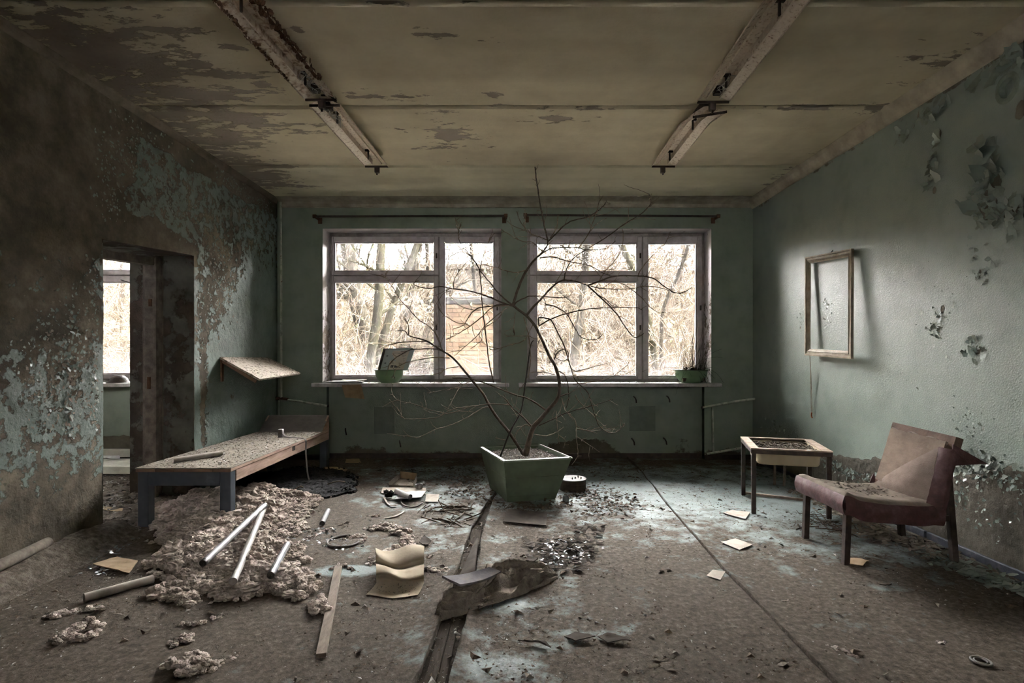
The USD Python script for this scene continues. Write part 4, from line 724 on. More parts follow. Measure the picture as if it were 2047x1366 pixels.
def notice():
    q = [at(757, 741, 6.27), at(811, 741, 6.25), at(826, 697, 6.40), at(768, 699, 6.40)]; q = np.array(q); n = np.cross(q[1] - q[0], q[3] - q[0]); n /= np.linalg.norm(n)
    if n[1] > 0: n = -n
    t = Thing('notice_board', 'pale blue board with a printed sheet, propped in the left bowl', 'notice board', q.mean(0))
    u = lambda a, b: q[0] * (1 - a) * (1 - b) + q[1] * a * (1 - b) + q[2] * a * b + q[3] * (1 - a) * b
    quad = lambda a0, a1, b0, b1: [u(a0, b0), u(a1, b0), u(a1, b1), u(a0, b1)]
    t.part('board', slab(quad(0, 1, 0, 1), -n, .006), 'notice_board'); t.part('flange', slab(quad(-.01, .05, 0, 1), n, .03), 'board_dark'); t.part('flange', slab(quad(0, 1, .97, 1.0), n, .02), 'notice_board'); t.part('flange', slab(quad(.97, 1.06, .02, .97), -n, .012), 'notice_board')
    s = t.part('printed_sheet', slab(quad(.32, .90, .04, .90), n, .002), 'notice_paper')
    L = []
    for k in range(13):
        b = .80 - k * .042; L.append(slab([p + n * .002 for p in quad(.36, .84 - .05 * (k % 3), b, b + .012)], n, .0006))
    L += [slab([p + n * .002 for p in quad(.60, .80, .855, .878)], n, .0006)] + [slab([p + n * .002 for p in quad(a, a + w, .13, .24)], n, .0006) for a, w in ((.40, .10), (.53, .14), (.70, .07))]
    t.part('printing', cat(L), 'ink', parent=s, label='rows of faded print')
    t.part('slot', cat([slab([p + n * .001 for p in quad(.14, .20, b, b + .04)], n, .001) for b in (.32, .66)]), 'ink')
notice()
def stalks():
    rng = np.random.default_rng(8); t = Thing('dry_plant', 'tangle of dry stalks growing from the bowl on the right sill', 'plant', rc + [0, 0, .02])
    soil_ = patch((-.13, -.13, 0), (.26, 0, 0), (0, .26, 0), 20, 20); r = np.hypot(soil_[..., 0], soil_[..., 1]); soil_[..., 2] = np.maximum(rH * .8 + .06 * np.exp(-((soil_[..., 0] + .01) / .06) ** 2) + .03 * (fbm(soil_ * 40, 3, 2) - .5) - 8 * np.clip(r - .15, 0, 1), .02); k = np.clip(rR * .84 / np.maximum(r, 1e-6), 0, 1); soil_[..., 0] *= k; soil_[..., 1] *= k
    v, f = grid(soil_); t.part('root_ball', (v + rc, f), 'leaf_litter')
    A, B = [], []
    for i in range(120):
        side = rng.random() < .32; b = rc + [(.12 if side else -.02) + rng.normal(0, .04), rng.normal(0, .04), rH * .85]
        if i < 70: L = rng.uniform(.15, .62) * (.55 if side else 1); d = np.array([rng.normal(-.02, .22), rng.normal(0, .12) - .05, 1.0]); g = -.1
        else: L = rng.uniform(.2, .55); d = np.array([rng.normal(0, .9), rng.uniform(-.9, .15), rng.uniform(.3, 1)]); g = -rng.uniform(.5, 2.2)
        d /= np.linalg.norm(d); p, q = [b], b.copy()
        for s in range(7):
            d = d + np.array([rng.normal(0, .07), rng.normal(0, .05) - (.1 if q[1] > 6.38 else 0), g / 7]); d /= np.linalg.norm(d); q = q + d * L / 7; q = np.array([min(q[0], 2.225) if q[1] > 6.24 else q[0], min(q[1], 6.44), max(q[2], .75 if q[1] < 6.1 else SZ + .004)]); p.append(q)
        (A if i < 70 else B).append(tube(p, np.linspace(.0019, .0009, 8), 4))
    t.part('upright_stalks', cat(A), 'brush', kind='stuff'); t.part('arching_stalks', cat(B), 'brush', kind='stuff')
stalks()
# papers on the left sill
def curled(q, amp, seed, n=16, t=.0015, bend=(0, 0, 0)):
    q = np.asarray(q, float); a = np.linspace(0, 1, n + 1)[:, None, None]; b = np.linspace(0, 1, n + 1)[None, :, None]
    P = q[0] * (1 - a) * (1 - b) + q[1] * a * (1 - b) + q[2] * a * b + q[3] * (1 - a) * b
    P[..., 2] += amp * (fbm(P * 9, 3, seed) - .35) + bend[0] * (a[..., 0] - .5) ** 2 * 4 + bend[1] * (b[..., 0] - .5) ** 2 * 4
    return sheet(P, t)
z1 = SZ + .003
def up(m, z): v, f = m; v = v.copy(); v[:, 2] += z - v[:, 2].min(); return v, f
sill = lambda x, y, dz=0: at(x, y, (HC - SZ - dz) * F / (y - CY))
solo('magazine', up(curled([(-2.17, 6.40, SZ), (-2.22, 6.20, SZ), (-1.78, 6.17, SZ), (-1.80, 6.38, SZ)], .02, 3, t=.008), z1), 'paper_white', 'whitish magazine lying on the left end of the left sill', 'magazine')
solo('magazine', up(curled([(-2.0, 6.22, SZ), (-1.99, 6.10, SZ), (-1.72, 6.16, SZ), (-1.74, 6.27, SZ)], .015, 4, t=.004), z1 + .028), 'paper_dirty', 'thin crumpled pamphlet overlapping the sill edge beside the bowl', 'magazine')
def hanging():
    P = patch(at(683, 770, 6.13), at(722, 769, 6.13) - at(683, 770, 6.13), at(690, 795, 6.15) - at(683, 770, 6.13), 14, 14); a = np.linspace(0, 1, 15)
    P[..., 2] += -.025 * a[:, None] * a[None] ; P[..., 1] += .02 * np.sin(a * 3)[:, None] * a[None]; solo('newspaper', sheet(P, .0015), 'paper_brown', 'yellowed newspaper page hanging over the edge of the left sill', 'newspaper')
hanging()
rng = np.random.default_rng(77)
chip = [(np.array(v, float), np.array([[0, 1, 2], [0, 2, 3], [0, 3, 1], [1, 3, 2]])) for v in ([(-1, -.5, 0), (1, -.6, .1), (.2, .9, 0), (0, 0, .35)], [(-1, -.2, 0), (.8, -.7, .15), (.5, .6, 0), (.1, 0, .3)], [(-.6, -.6, 0), (.9, 0, 0), (-.3, .7, .2), (0, .1, .4)])]
def sill_litter(label, x0, x1, n, sd):
    rng = np.random.default_rng(sd); pos = np.stack([rng.uniform(x0, x1, n), rng.uniform(D - .06, 6.44, n), np.full(n, SZ + .004)], 1); solo('sill_debris', scatter(chip, pos, rng.uniform(.004, .016, n), rng, True), 'chip_pale', label, 'debris', kind='stuff')
sill_litter('flakes of white paint scattered on the left sill', WX[0][0] + .03, WX[0][1] - .03, 220, 1); sill_litter('flakes of white paint scattered on the right sill', WX[1][0] + .03, WX[1][1] - .03, 260, 2)
# ---------------------------------------------------------------- wall shelf flap on the left wall
def flap():
    p = np.array([lwall(439, 714), lwall(535, 715), at(601, 746, 5.95), at(520, 758, 5.02)]); p[:2, 0] += .004
    t = Thing('wall_shelf', 'sagging speckled shelf board on the left wall above the couch', 'shelf', p.mean(0)); n = np.cross(p[1] - p[0], p[3] - p[0]); n /= np.linalg.norm(n)
    if n[2] > 0: n = -n
    v, f = slab(p, n, .018); t.part('board', (v, f), 'board_speckle')
    t.part('edge_batten', beam(p[0] + n * .03 + [.01, .015, 0], p[3] + n * .028 + [-.03, .015, 0], .02, .03), 'couch_edge')
    t.part('bracket', bev(XL + .004, XL + .022, 5.02, 5.05, .965, 1.18, .002), 'rust', label='rusty upright bracket'); t.part('bracket', bev(XL + .004, XL + .022, 5.86, 5.89, .965, 1.15, .002), 'rust')
    rng = np.random.default_rng(4); k = 520; a, b = rng.random(k) ** .8, rng.random(k) ** 1.4; pos = p[0] * ((1 - a) * (1 - b))[:, None] + p[1] * (a * (1 - b))[:, None] + p[2] * (a * b)[:, None] + p[3] * ((1 - a) * b)[:, None] - n * .002
    t.part('grit', scatter(chip, pos, rng.uniform(.003, .011, k), rng, True), 'chip_brown', kind='stuff')
flap()
# ---------------------------------------------------------------- picture frame
def frame():
    c = np.array([rwall(1619, 515), rwall(1716, 497), rwall(1703, 718), rwall(1620, 711)])
    Y0, Y1 = 5.03, 4.318; top = XR - .025; bx = XR - .075
    P = np.array([(top, 5.03, 2.121), (top - .0, 4.335, 2.068), (bx, 4.26, 1.183), (bx + .02, 4.98, 1.210)])
    t = Thing('picture_frame', 'empty wooden picture frame leaning out from the glossy right wall', 'picture frame', P.mean(0)); n = np.cross(P[1] - P[0], P[3] - P[0]); n /= np.linalg.norm(n)
    if n[0] > 0: n = -n
    ctr = P.mean(0); w = .062; inn = []
    for i in range(4):
        a, b, d = P[i], P[(i + 1) % 4], P[i - 1]; u = (b - a) / np.linalg.norm(b - a); v = (d - a) / np.linalg.norm(d - a); inn.append(a + (u + v) * w)
    for i in range(4):
        a, b, ia, ib = P[i], P[(i + 1) % 4], inn[i], inn[(i + 1) % 4]; L = lambda p, q, k: p + (q - p) * k
        pr = [(0, 0), (0, .022), (.22, .024), (.3, .016), (.55, .016), (.62, .022), (.85, .010), (1, .008), (1, 0)]
        R = np.array([[L(a, ia, k) + n * h for k, h in pr + [(0, 0)]], [L(b, ib, k) + n * h for k, h in pr + [(0, 0)]]])
        t.part('frame_rail', grid(R), 'frame_wood')
    t.part('hanging_nail', tube([P[0] * .48 + P[1] * .52 + [0, 0, -.01], P[0] * .48 + P[1] * .52 + [.03, 0, .03]], .004, 6), 'iron_dark')
    s = np.array([P[3][0] + .01, P[3][1] - .03, P[3][2]]); e = rwall(1625, 828); e[0] -= .012
    t.part('cord', cat([tube(spline([s, (s + e) / 2 + [.004, .006 * k, 0], e + [0, .008 * k, .07], e], 6), .0022, 5) for k in (-1, 1)]), 'thread', label='looped hanging cord'); t.part('tassel', tube([e + [0, 0, .015], e + [0, .004, -.02], e + [.003, -.006, -.035]], .006, 6), 'tassel')
frame()
# ---------------------------------------------------------------- exam couch
def couch():
    x0, x1, y0, y1, H = -2.665, -2.012, 3.80, 5.79, .418
    t = Thing('exam_couch', 'narrow wooden exam couch with raised headrest and blue-grey legs, by the left wall', 'couch', ((x0 + x1) / 2, (y0 + y1) / 2, 0))
    for x in (x0, x1 - .075):
        for y in (y0, y1 - .07): t.part('leg', bev(x, x + .075, y, y + .07, 0.004, H - .025, .004), 'couch_blue')
    t.part('end_apron', bev(x0 + .074, x1 - .074, y0 + .004, y0 + .03, H - .125, H - .026, .003), 'couch_blue'); t.part('end_apron', bev(x0 + .074, x1 - .074, y1 - .03, y1 - .004, H - .125, H - .026, .003), 'couch_blue')
    t.part('side_rail', bev(x1 - .016, x1 + .004, y0 + .074, y1 - .01, H - .105, H - .02, .002), 'couch_wood', label='raw pine side rail'); t.part('side_rail', bev(x0, x0 + .02, y0 + .074, y1 - .07, H - .105, H - .02, .002), 'couch_wood')
    t.part('rail_notch', bev(x1 - .002, x1 + .006, 4.84, 4.90, H - .065, H - .025, .001), 'iron_dark')
    n = 70; P = patch((x0 - .01, y0 - .012, H), (x1 - x0 + .02, 0, 0), (0, y1 - y0 - .2, 0), 30, 90); P[..., 2] += .004 * fbm(P * 14, 4, 3) + .003 * fbm(P * 50, 2, 4); v, f = sheet(P, .004); t.part('dusty_top', (v, f), 'couch_dust')
    for k in range(5): a = x0 - .008 + k * (x1 - x0 + .016) / 5; t.part('top_board', bev(a + .001, a + (x1 - x0 + .016) / 5 - .001, y0 - .01, y1 - .01, H - .026, H - .004, .002), 'couch_edge')
    t.part('edge_strip', bev(x1 - .004, x1 + .010, y0 - .01, y1 - .02, H - .022, H + .002, .002), 'couch_wood')
    yb = 5.575; q = [(x0, yb, H), (x1, yb, H), (x1, y1, H + .145), (x0, y1, H + .145)]; t.part('headrest', slab(q, (0, .03, .012), .5), 'couch_headrest')
    for x in (x0, x1 - .016): t.part('headrest_side', hull([(a, y, z) for a in (x, x + .017) for y, z in ((yb, H - .004), (y1, H + .147), (y1 + .004, H - .03), (yb, H - .03))]), 'couch_wood')
    rng = np.random.default_rng(3); k = 1500; pos = np.stack([rng.uniform(x0, x1, k), y0 + (1.75) * rng.random(k), np.full(k, H + .004)], 1); t.part('grit', scatter(chip, pos, rng.uniform(.003, .011, k), rng, True), 'chip_brown', kind='stuff')
    k = 260; pos = np.stack([rng.uniform(x0, x1, k), y0 + 1.75 * rng.random(k), np.full(k, H + .006)], 1); t.part('pale_grit', scatter(chip, pos, rng.uniform(.003, .012, k), rng, True), 'chip_pale', kind='stuff')
    # strap with its buckle block
    s = Thing('strap', 'dark strap with a small grey block, hanging over the couch edge', 'strap', (-2.1, 5.2, H))
    c = np.array([-2.275, 5.215, H + .006]); s.part('block', bev(c[0] - .022, c[0] + .022, c[1] - .02, c[1] + .02, c[2], c[2] + .075, .004), 'sill_paint')
    pts = spline([c + [.02, 0, .035], c + [.06, -.01, .006], (-2.12, 5.17, H + .008), (x1 - .01, 5.12, H + .010), (x1 + .022, 5.11, H - .02), (x1 + .024, 5.10, .30), (x1 + .035, 5.10, .15), (x1 + .06, 5.08, .05), (x1 + .12, 5.03, .012)], 6)
    w = .017; P = np.stack([pts + [0, -w, 0], pts + [0, w, 0]], 1); s.part('webbing', sheet(P, .003), 'strap')
couch()

# ---------------------------------------------------------------- fluorescent tubes
def fl_tube(label, a, b, mat='tube_dusty', caps=(1, 1), r=.019, broken=False):
    a, b = np.asarray(a, float), np.asarray(b, float); d = b - a; L = np.linalg.norm(d); d /= L
    t = Thing('fluorescent_tube', label, 'fluorescent tube', (a + b) / 2)
    p0, p1 = a + d * (.018 if caps[0] else 0), b - d * (.018 if caps[1] else 0)
    v, f = tube([p0, p0 + (p1 - p0) * .33, p0 + (p1 - p0) * .66, p1], r, 20, cap=True)
    if broken and not caps[1]: k = np.abs((v - p1) @ d) < .001; v[k] += d * .02 * (noise(v[k] * 90, 3)[:, None] - .5)
    t.part('glass_tube', (v, f), mat, smooth=40)
    for c, p, s in ((caps[0], a, 1), (caps[1], b, -1)):
        if c:
            t.part('end_cap', tube([p, p + d * s * .004, p + d * s * .02], [r * .92, r * 1.04, r * 1.04], 20), 'tube_metal', smooth=40)
            u = np.cross(d, [0, 0, 1]); u /= np.linalg.norm(u); t.part('pins', cat([tube([p + u * .006 * q, p + u * .006 * q - d * s * .008], .0014, 6) for q in (-1, 1)]), 'tube_metal')
    return t
fl_tube('long shiny fluorescent tube lying over the wool heap, the left of the long pair', zat(405, 1127, .105), zat(530, 1010, .185), 'tube_glass')
fl_tube('long dusty fluorescent tube on the wool heap, right of the shiny long one', zat(466, 1163, .105), zat(527, 1018, .155), 'tube_dusty', caps=(0, 1))
fl_tube('short shiny broken tube at the right side of the wool heap', zat(541, 1151, .10), zat(574, 1090, .11), 'tube_glass', caps=(1, 0), broken=True)
fl_tube('short white tube piece by the couch\'s front right leg', zat(468, 1040, .075), zat(488, 1022, .095), 'tube_glass', caps=(0, 1), broken=True)
fl_tube('short white tube piece on the floor, right of the wool heap', zat(644, 1047, .024), zat(656, 1021, .024), 'tube_glass', caps=(1, 0), broken=True)
fl_tube('dirt-covered tube on the floor left of the wool heap', zat(168, 1196, .026), zat(306, 1158, .024), 'tube_dirt', caps=(0, 0), r=.022)
fl_tube('grey dusty tube lying on the couch top', zat(345, 921, .443), zat(443, 906, .443), 'tube_dirt', caps=(0, 0))
fl_tube('dirty tube on the floor under the couch', zat(314, 987, .03), zat(420, 976, .03), 'tube_dirt', caps=(0, 0))
fl_tube('dirty tube at lower left against the mouldy wall, nearest the viewer', zat(-40, 1170, .045), zat(86, 1131, .04), 'tube_dirt', caps=(0, 0), r=.022)
fl_tube('dirty tube at lower left along the wall, end towards the doorway', zat(88, 1108, .035), zat(170, 1094, .032), 'tube_dirt', caps=(0, 0), r=.02)

# ---------------------------------------------------------------- planter
def planter():
    B = np.array([(-.078, 4.433), (.323, 4.541), (.162, 4.986), (-.239, 4.878)]); T = np.array([(-.105, 4.354), (.462, 4.503), (.222, 5.19), (-.345, 5.04)]); H = .36
    t = Thing('planter_box', 'green wooden planter box flaring upward, mid-floor before the windows', 'planter', np.r_[B.mean(0), 0])
    ctr = np.r_[B.mean(0), 0]
    for i in range(4):
        j = (i + 1) % 4
        for a, b in ((0.0, .125), (.13, .565), (.57, .985)):
            P = lambda k, h: np.r_[B[k] + (T[k] - B[k]) * h, .006 + H * h]
            q = [P(i, a), P(j, a), P(j, b), P(i, b)]; nn = np.cross(q[1] - q[0], q[3] - q[0]); nn /= np.linalg.norm(nn)
            if nn @ (q[0] - ctr) > 0: nn = -nn
            t.part('plank', slab(q, nn, .02), 'planter_paint')
        ci = T.mean(0); I = lambda k, w: np.r_[T[k] + (ci - T[k]) * w, H]
        t.part('rim', hull([I(i, -.01), I(j, -.01), I(i, .085), I(j, .085), I(i, -.01) - [0, 0, .012], I(j, -.01) - [0, 0, .012], I(i, .085) - [0, 0, .012], I(j, .085) - [0, 0, .012]]), 'planter_rim_paint')
    c = T.mean(0); Q = [c + (p - c) * .91 for p in T]; a = np.linspace(0, 1, 60)[:, None, None]; b = np.linspace(0, 1, 60)[None, :, None]
    P2 = Q[0] * (1 - a) * (1 - b) + Q[1] * a * (1 - b) + Q[2] * a * b + Q[3] * (1 - a) * b; P = np.concatenate([P2, np.full((60, 60, 1), H - .035)], 2); P[..., 2] += .035 * (fbm(P * 10, 4, 3) - .5) + .014 * (fbm(P * 50, 2, 5) - .5); P[..., 2] = np.minimum(P[..., 2], H - .012)
    t.part('soil_fill', grid(P), 'soil')
    rng = np.random.default_rng(6); k = 520; a, b = rng.random(k), rng.random(k); pos = np.c_[Q[0] * ((1 - a) * (1 - b))[:, None] + Q[1] * (a * (1 - b))[:, None] + Q[2] * (a * b)[:, None] + Q[3] * ((1 - a) * b)[:, None], np.full(k, H - .028)]
    t.part('leaf_scraps', scatter(chip, pos, rng.uniform(.004, .016, k), rng, True), 'chip_brown', kind='stuff'); t.part('pale_scraps', scatter(chip, pos[:170] + [.01, .004, .004], rng.uniform(.003, .011, 170), rng, True), 'chip_pale', kind='stuff')
planter()

# ---------------------------------------------------------------- the dead tree, traced branch by branch
TRUNK = [(1050, 911), (1058, 880), (1066, 855), (1080, 839), (1094, 822), (1112, 801), (1118, 785), (1117, 758), (1110, 733), (1099, 714), (1088, 690), (1077, 666), (1069, 651), (1053, 632), (1037, 620), (1026, 611)]
LEFT = [(1046, 909), (1031, 885), (1015, 861), (993, 834), (977, 809), (966, 788), (945, 762), (930, 744), (914, 725), (899, 711), (878, 698), (855, 683), (837, 677), (817, 671), (809, 662), (789, 662)]
STICK = [(1000, 913), (1020, 863), (1042, 820), (1050, 766), (1056, 723), (1061, 690), (1066, 681)]
BR = [ # (start radius mm, polyline)
 (6, [(1094, 822), (1072, 807), (1053, 796), (1031, 790), (1010, 782), (988, 773), (966, 765), (935, 757), (904, 756)]),
 (5, [(1062, 852), (1045, 834), (1026, 817), (1010, 798), (998, 789)]),
 (3, [(1026, 817), (1017, 810), (981, 808), (945, 812), (914, 816), (894, 824), (873, 835), (837, 837), (809, 837), (799, 824), (797, 819)]),
 (3, [(985, 822), (971, 814), (935, 834), (904, 849), (868, 860), (837, 874), (815, 872), (795, 871)]),
 (2.4, [(945, 812), (900, 826), (883, 825), (858, 819), (827, 808), (796, 801), (783, 783), (785, 768)]),
 (3, [(945, 762), (932, 766), (919, 775), (906, 798), (896, 816)]), (2, [(945, 778), (912, 776), (894, 778), (873, 783), (854, 786)]),
 (3.5, [(855, 683), (830, 683), (799, 685), (778, 685), (758, 678)]), (2.5, [(799, 685), (780, 690), (757, 690)]), (2.5, [(805, 684), (776, 690), (763, 697)]),
 (4, [(878, 698), (842, 698), (817, 701), (794, 714), (778, 729), (776, 739)]), (3.5, [(899, 716), (868, 715), (837, 720), (809, 726), (792, 737), (787, 750), (790, 758)]),
 (3, [(917, 733), (894, 737), (878, 746), (855, 751), (839, 748)]), (3, [(817, 671), (816, 650), (810, 640), (803, 633)]),
 (3.5, [(883, 700), (876, 675), (860, 655), (835, 638), (815, 615), (800, 600), (789, 580), (776, 563), (771, 548), (777, 540)]),
 (3, [(880, 690), (871, 668), (869, 655), (875, 648)]), (3, [(886, 702), (880, 690), (888, 670), (893, 660)]),
 (4, [(987, 765), (977, 723), (972, 677), (966, 628), (963, 600), (962, 573), (957, 538), (943, 514), (922, 489), (916, 472), (917, 460), (922, 449)]), (2.4, [(917, 466), (912, 445), (909, 434)]), (2.4, [(959, 545), (962, 525), (968, 505), (976, 485), (979, 475)]),
 (8, [(1025, 612), (1034, 582), (1044, 557), (1053, 540), (1065, 524), (1079, 510), (1088, 500), (1095, 484), (1088, 451), (1081, 414), (1074, 371), (1069, 334)]),
 (4, [(1083, 507), (1102, 497), (1126, 495), (1156, 496), (1180, 500), (1212, 496), (1231, 482)]), (4, [(1079, 516), (1105, 514), (1138, 523), (1180, 532), (1203, 545), (1220, 551)]),
 (4, [(1095, 484), (1114, 465), (1128, 451), (1145, 441), (1173, 434), (1196, 421), (1208, 410), (1212, 403)]), (3, [(1168, 436), (1190, 428), (1197, 405), (1200, 401)]),
 (3.5, [(1053, 540), (1030, 545), (1011, 541), (974, 531), (957, 527)]), (3, [(1084, 502), (1073, 492), (1063, 484), (1042, 482), (1011, 465), (1002, 458)]), (3, [(1094, 480), (1080, 474), (1067, 470), (1049, 461), (1025, 451), (1011, 440)]),
 (2.5, [(1049, 461), (1050, 440), (1049, 418)]), (2.5, [(1060, 466), (1042, 446), (1032, 422)]), (3.5, [(1100, 476), (1113, 455), (1115, 430)]),
 (5, [(1026, 611), (1012, 601), (997, 587), (978, 564), (960, 542), (946, 519), (927, 500)]), (5, [(1026, 611), (1011, 608), (974, 593), (939, 582), (906, 578), (880, 573), (855, 577), (827, 569), (836, 561)]), (2.6, [(906, 578), (908, 560), (920, 540), (934, 523)]),
 (4.5, [(1026, 612), (1005, 609), (985, 612), (957, 616), (940, 629), (927, 650), (906, 658)]), (3.5, [(1019, 611), (986, 614), (965, 632), (940, 652), (914, 668), (891, 680)]), (3.5, [(1015, 615), (1006, 621), (971, 650), (953, 673), (930, 693), (909, 711)]), (3, [(1006, 622), (996, 637), (965, 660), (963, 680), (940, 698)]),
 (2.4, [(962, 620), (945, 620), (919, 611), (899, 591)]), (2.4, [(935, 648), (912, 645), (885, 628), (876, 615)]),
 (7.5, [(1053, 630), (1066, 614), (1081, 599), (1103, 575), (1121, 562), (1138, 561), (1156, 564), (1175, 571)]), (5, [(1175, 571), (1194, 589), (1211, 605), (1232, 627), (1251, 655), (1269, 675), (1287, 667)]), (3, [(1194, 589), (1212, 600), (1232, 622)]),
 (5, [(1175, 571), (1199, 562), (1231, 552), (1278, 552), (1306, 557), (1327, 572), (1346, 584), (1364, 586), (1383, 575)]), (3, [(1180, 572), (1204, 577), (1251, 578), (1297, 572), (1327, 578), (1350, 586), (1372, 583)]), (3.6, [(1199, 562), (1217, 561), (1247, 569), (1281, 594), (1297, 612), (1315, 624), (1343, 626)]),
 (4, [(1128, 562), (1129, 550), (1134, 535), (1149, 514), (1180, 495), (1217, 471), (1251, 446), (1281, 428), (1300, 409), (1301, 398), (1297, 387)]), (3, [(1198, 561), (1208, 545), (1229, 521), (1243, 498), (1246, 470), (1244, 458)]), (3, [(1278, 552), (1276, 548), (1291, 526), (1312, 504), (1330, 486), (1340, 464)]),
 (3, [(1156, 496), (1175, 470), (1187, 440), (1195, 420)]), (2.4, [(1110, 566), (1125, 540), (1132, 510), (1140, 480)]),
 (4.5, [(1077, 652), (1102, 638), (1140, 625), (1183, 617), (1232, 615), (1270, 615), (1284, 620)]), (4.5, [(1077, 650), (1077, 636), (1090, 636), (1102, 641), (1115, 666), (1129, 695), (1140, 733), (1150, 760), (1175, 785), (1186, 820), (1199, 853), (1221, 866), (1237, 861), (1248, 848)]),
 (4, [(1091, 609), (1112, 614), (1134, 630), (1150, 657), (1164, 676), (1194, 678), (1206, 666)]), (4.5, [(1028, 610), (1034, 603), (1053, 594), (1072, 592), (1112, 595), (1134, 594), (1145, 584)]), (2.6, [(1086, 594), (1090, 605), (1089, 620), (1080, 634)]),
 (4, [(1119, 793), (1140, 785), (1156, 772)]), (4, [(1077, 851), (1104, 839), (1134, 825), (1183, 812), (1226, 798)]), (3, [(1134, 826), (1150, 842), (1152, 872), (1155, 900), (1156, 915)]), (3, [(1069, 869), (1091, 872), (1110, 866), (1126, 855)]),
 (3, [(1123, 796), (1130, 820), (1140, 832)]), (3, [(1150, 790), (1156, 801), (1180, 825), (1199, 834)]), (3, [(1153, 858), (1180, 860), (1213, 850)]), (2.5, [(1152, 852), (1175, 862), (1200, 860)]), (2.6, [(1154, 874), (1175, 888), (1199, 904)]), (2.6, [(1112, 822), (1114, 853), (1118, 888)]), (2.4, [(1116, 870), (1129, 880), (1127, 896)]),
 (4.5, [(1110, 738), (1112, 741), (1126, 747), (1134, 763), (1137, 793), (1131, 820)]), (4, [(1107, 720), (1113, 708), (1122, 700), (1134, 703), (1136, 715), (1126, 722), (1112, 716), (1109, 705), (1118, 697), (1130, 698)]), (3.4, [(1140, 735), (1150, 742), (1167, 739), (1188, 733), (1222, 724)]), (3, [(1145, 768), (1175, 765), (1220, 755), (1248, 735), (1256, 728)]),
 (3, [(1110, 750), (1090, 745), (1072, 744), (1053, 746)]), (3.2, [(1047, 634), (1054, 660), (1059, 690), (1060, 730), (1052, 760), (1040, 778)]), (2.4, [(1030, 625), (1028, 645), (1027, 660)]), (2.6, [(1065, 650), (1048, 680), (1020, 690), (985, 700), (978, 696)]), (2.4, [(1060, 672), (1030, 672), (1012, 673)]), (2.4, [(1078, 680), (1075, 692), (1080, 704), (1074, 700)]),
 (3, [(1066, 855), (1050, 850), (1035, 862), (1030, 875), (1036, 890)]), (3, [(1010, 880), (1000, 878), (990, 876)]), (2.4, [(1034, 834), (1022, 815), (1012, 800), (1008, 788)])]
def dead_tree():
    rng = np.random.default_rng(12); Y0 = 4.66
    t = Thing('dead_tree', 'bare dead tree with arching branches growing from the green planter', 'tree', (.1, Y0, .33))
    known_px, known_dy = [], []
    def dy_at(p):
        if not known_px: return 0.0
        k = np.array(known_px); i = np.argmin(((k - p) ** 2).sum(1)); return known_dy[i]
    def trace(px, d0, d1, rad, n=8, jit=0.0):
        px = spline(np.asarray(px, float), 5); k = np.linspace(0, 1, len(px)); dy = d0 + (d1 - d0) * (k ** 1.2)
        if jit: px = px + jit * rng.normal(0, 1, px.shape) * np.minimum(k * 8, 1)[:, None]
        P = np.array([at(x, y, Y0 + d) for (x, y), d in zip(px, dy)]); known_px.extend(px); known_dy.extend(dy); return P
    def bumpy(P, r, n): v, f = tube(P, r, n); return v + .18 * np.interp(np.arange(len(v)), [0, len(v)], [r[0], r[-1]])[:, None] * (fbm(v * 60, 3, 2) - .5)[:, None], f
    P = trace(TRUNK, 0, -.10, None); t.part('trunk', bumpy(P, np.interp(np.linspace(0, 1, len(P)), [0, .12, .3, .6, 1], [.027, .021, .0165, .0125, .010]), 12), 'bark', smooth=True)
    P = trace(LEFT, 0, .25, None); t.part('stem', bumpy(P, np.interp(np.linspace(0, 1, len(P)), [0, .3, .6, 1], [.0135, .0115, .0085, .003]), 10), 'bark', smooth=True)
    P = trace(STICK, -.08, .10, None); t.part('stick', bumpy(P, np.linspace(.008, .004, len(P)), 8), 'stick_dark', smooth=True, label='straight blackish stick stuck in the soil')
    twigs, buds = [], []
    lobe = lathe([(.01, 0), (.8, .3), (1, .8), (.6, 1.5), (.01, 1.8)], 5)
    for r, px in BR:
        L = np.abs(np.diff(np.asarray(px, float), axis=0)).sum(); d0 = dy_at(np.asarray(px[0], float)); d1 = np.clip(d0 + rng.uniform(-1, 1) * min(.0022 * L, .5), -.75, .8)
        r0 = r * .0014 + .0002; P = trace(px, d0, d1, None, jit=.25); R = np.linspace(r0, max(r0 * .4, .0022), len(P)); t.part('branch', tube(P, R, 7), 'bark' if r >= 4 else 'twig', smooth=True)
        for k in range(int(L / 16)):                 # side shoots
            i = int(rng.uniform(.15, 1) * (len(P) - 2)) + 1; d = P[i] - P[i - 1]; d /= np.linalg.norm(d) + 1e-9; a = rng.normal(0, 1, 3) + [0, 0, .25]; a -= d * (a @ d); a /= np.linalg.norm(a); d = d * rng.uniform(.4, 1.0) + a * rng.uniform(.5, 1); d /= np.linalg.norm(d)
            Lt = rng.choice([.025, .05, .09, .15, .22], p=[.36, .26, .18, .13, .07]); q, pts = P[i].copy(), [P[i].copy()]
            for s in range(5): d = d + rng.normal(0, .16, 3) + [0, 0, .03]; d /= np.linalg.norm(d); q = q + d * Lt / 5; q[1] = min(q[1], 6.0); pts.append(q.copy())
            twigs.append(tube(pts, np.linspace(.0026, .0015, 6), 4))
            if rng.random() < .3: buds.append(cat([(lobe[0] * rng.uniform(.0022, .0045) @ rot_rand(rng).T + q, lobe[1])]))
    t.part('twigs', cat(twigs), 'twig', kind='stuff'); t.part('buds', cat(buds), 'twig', kind='stuff')
    c = at(1027, 662, Y0 - .1); t.part('curled_leaf', tube(spline([c + [0, 0, .03], c, c + [.006, 0, -.02], c + [.002, 0, -.045]], 4), [.001, .012, .008, .002], 7, squash=.5), 'leaf_litter', label='one curled dead leaf still hanging')
dead_tree()

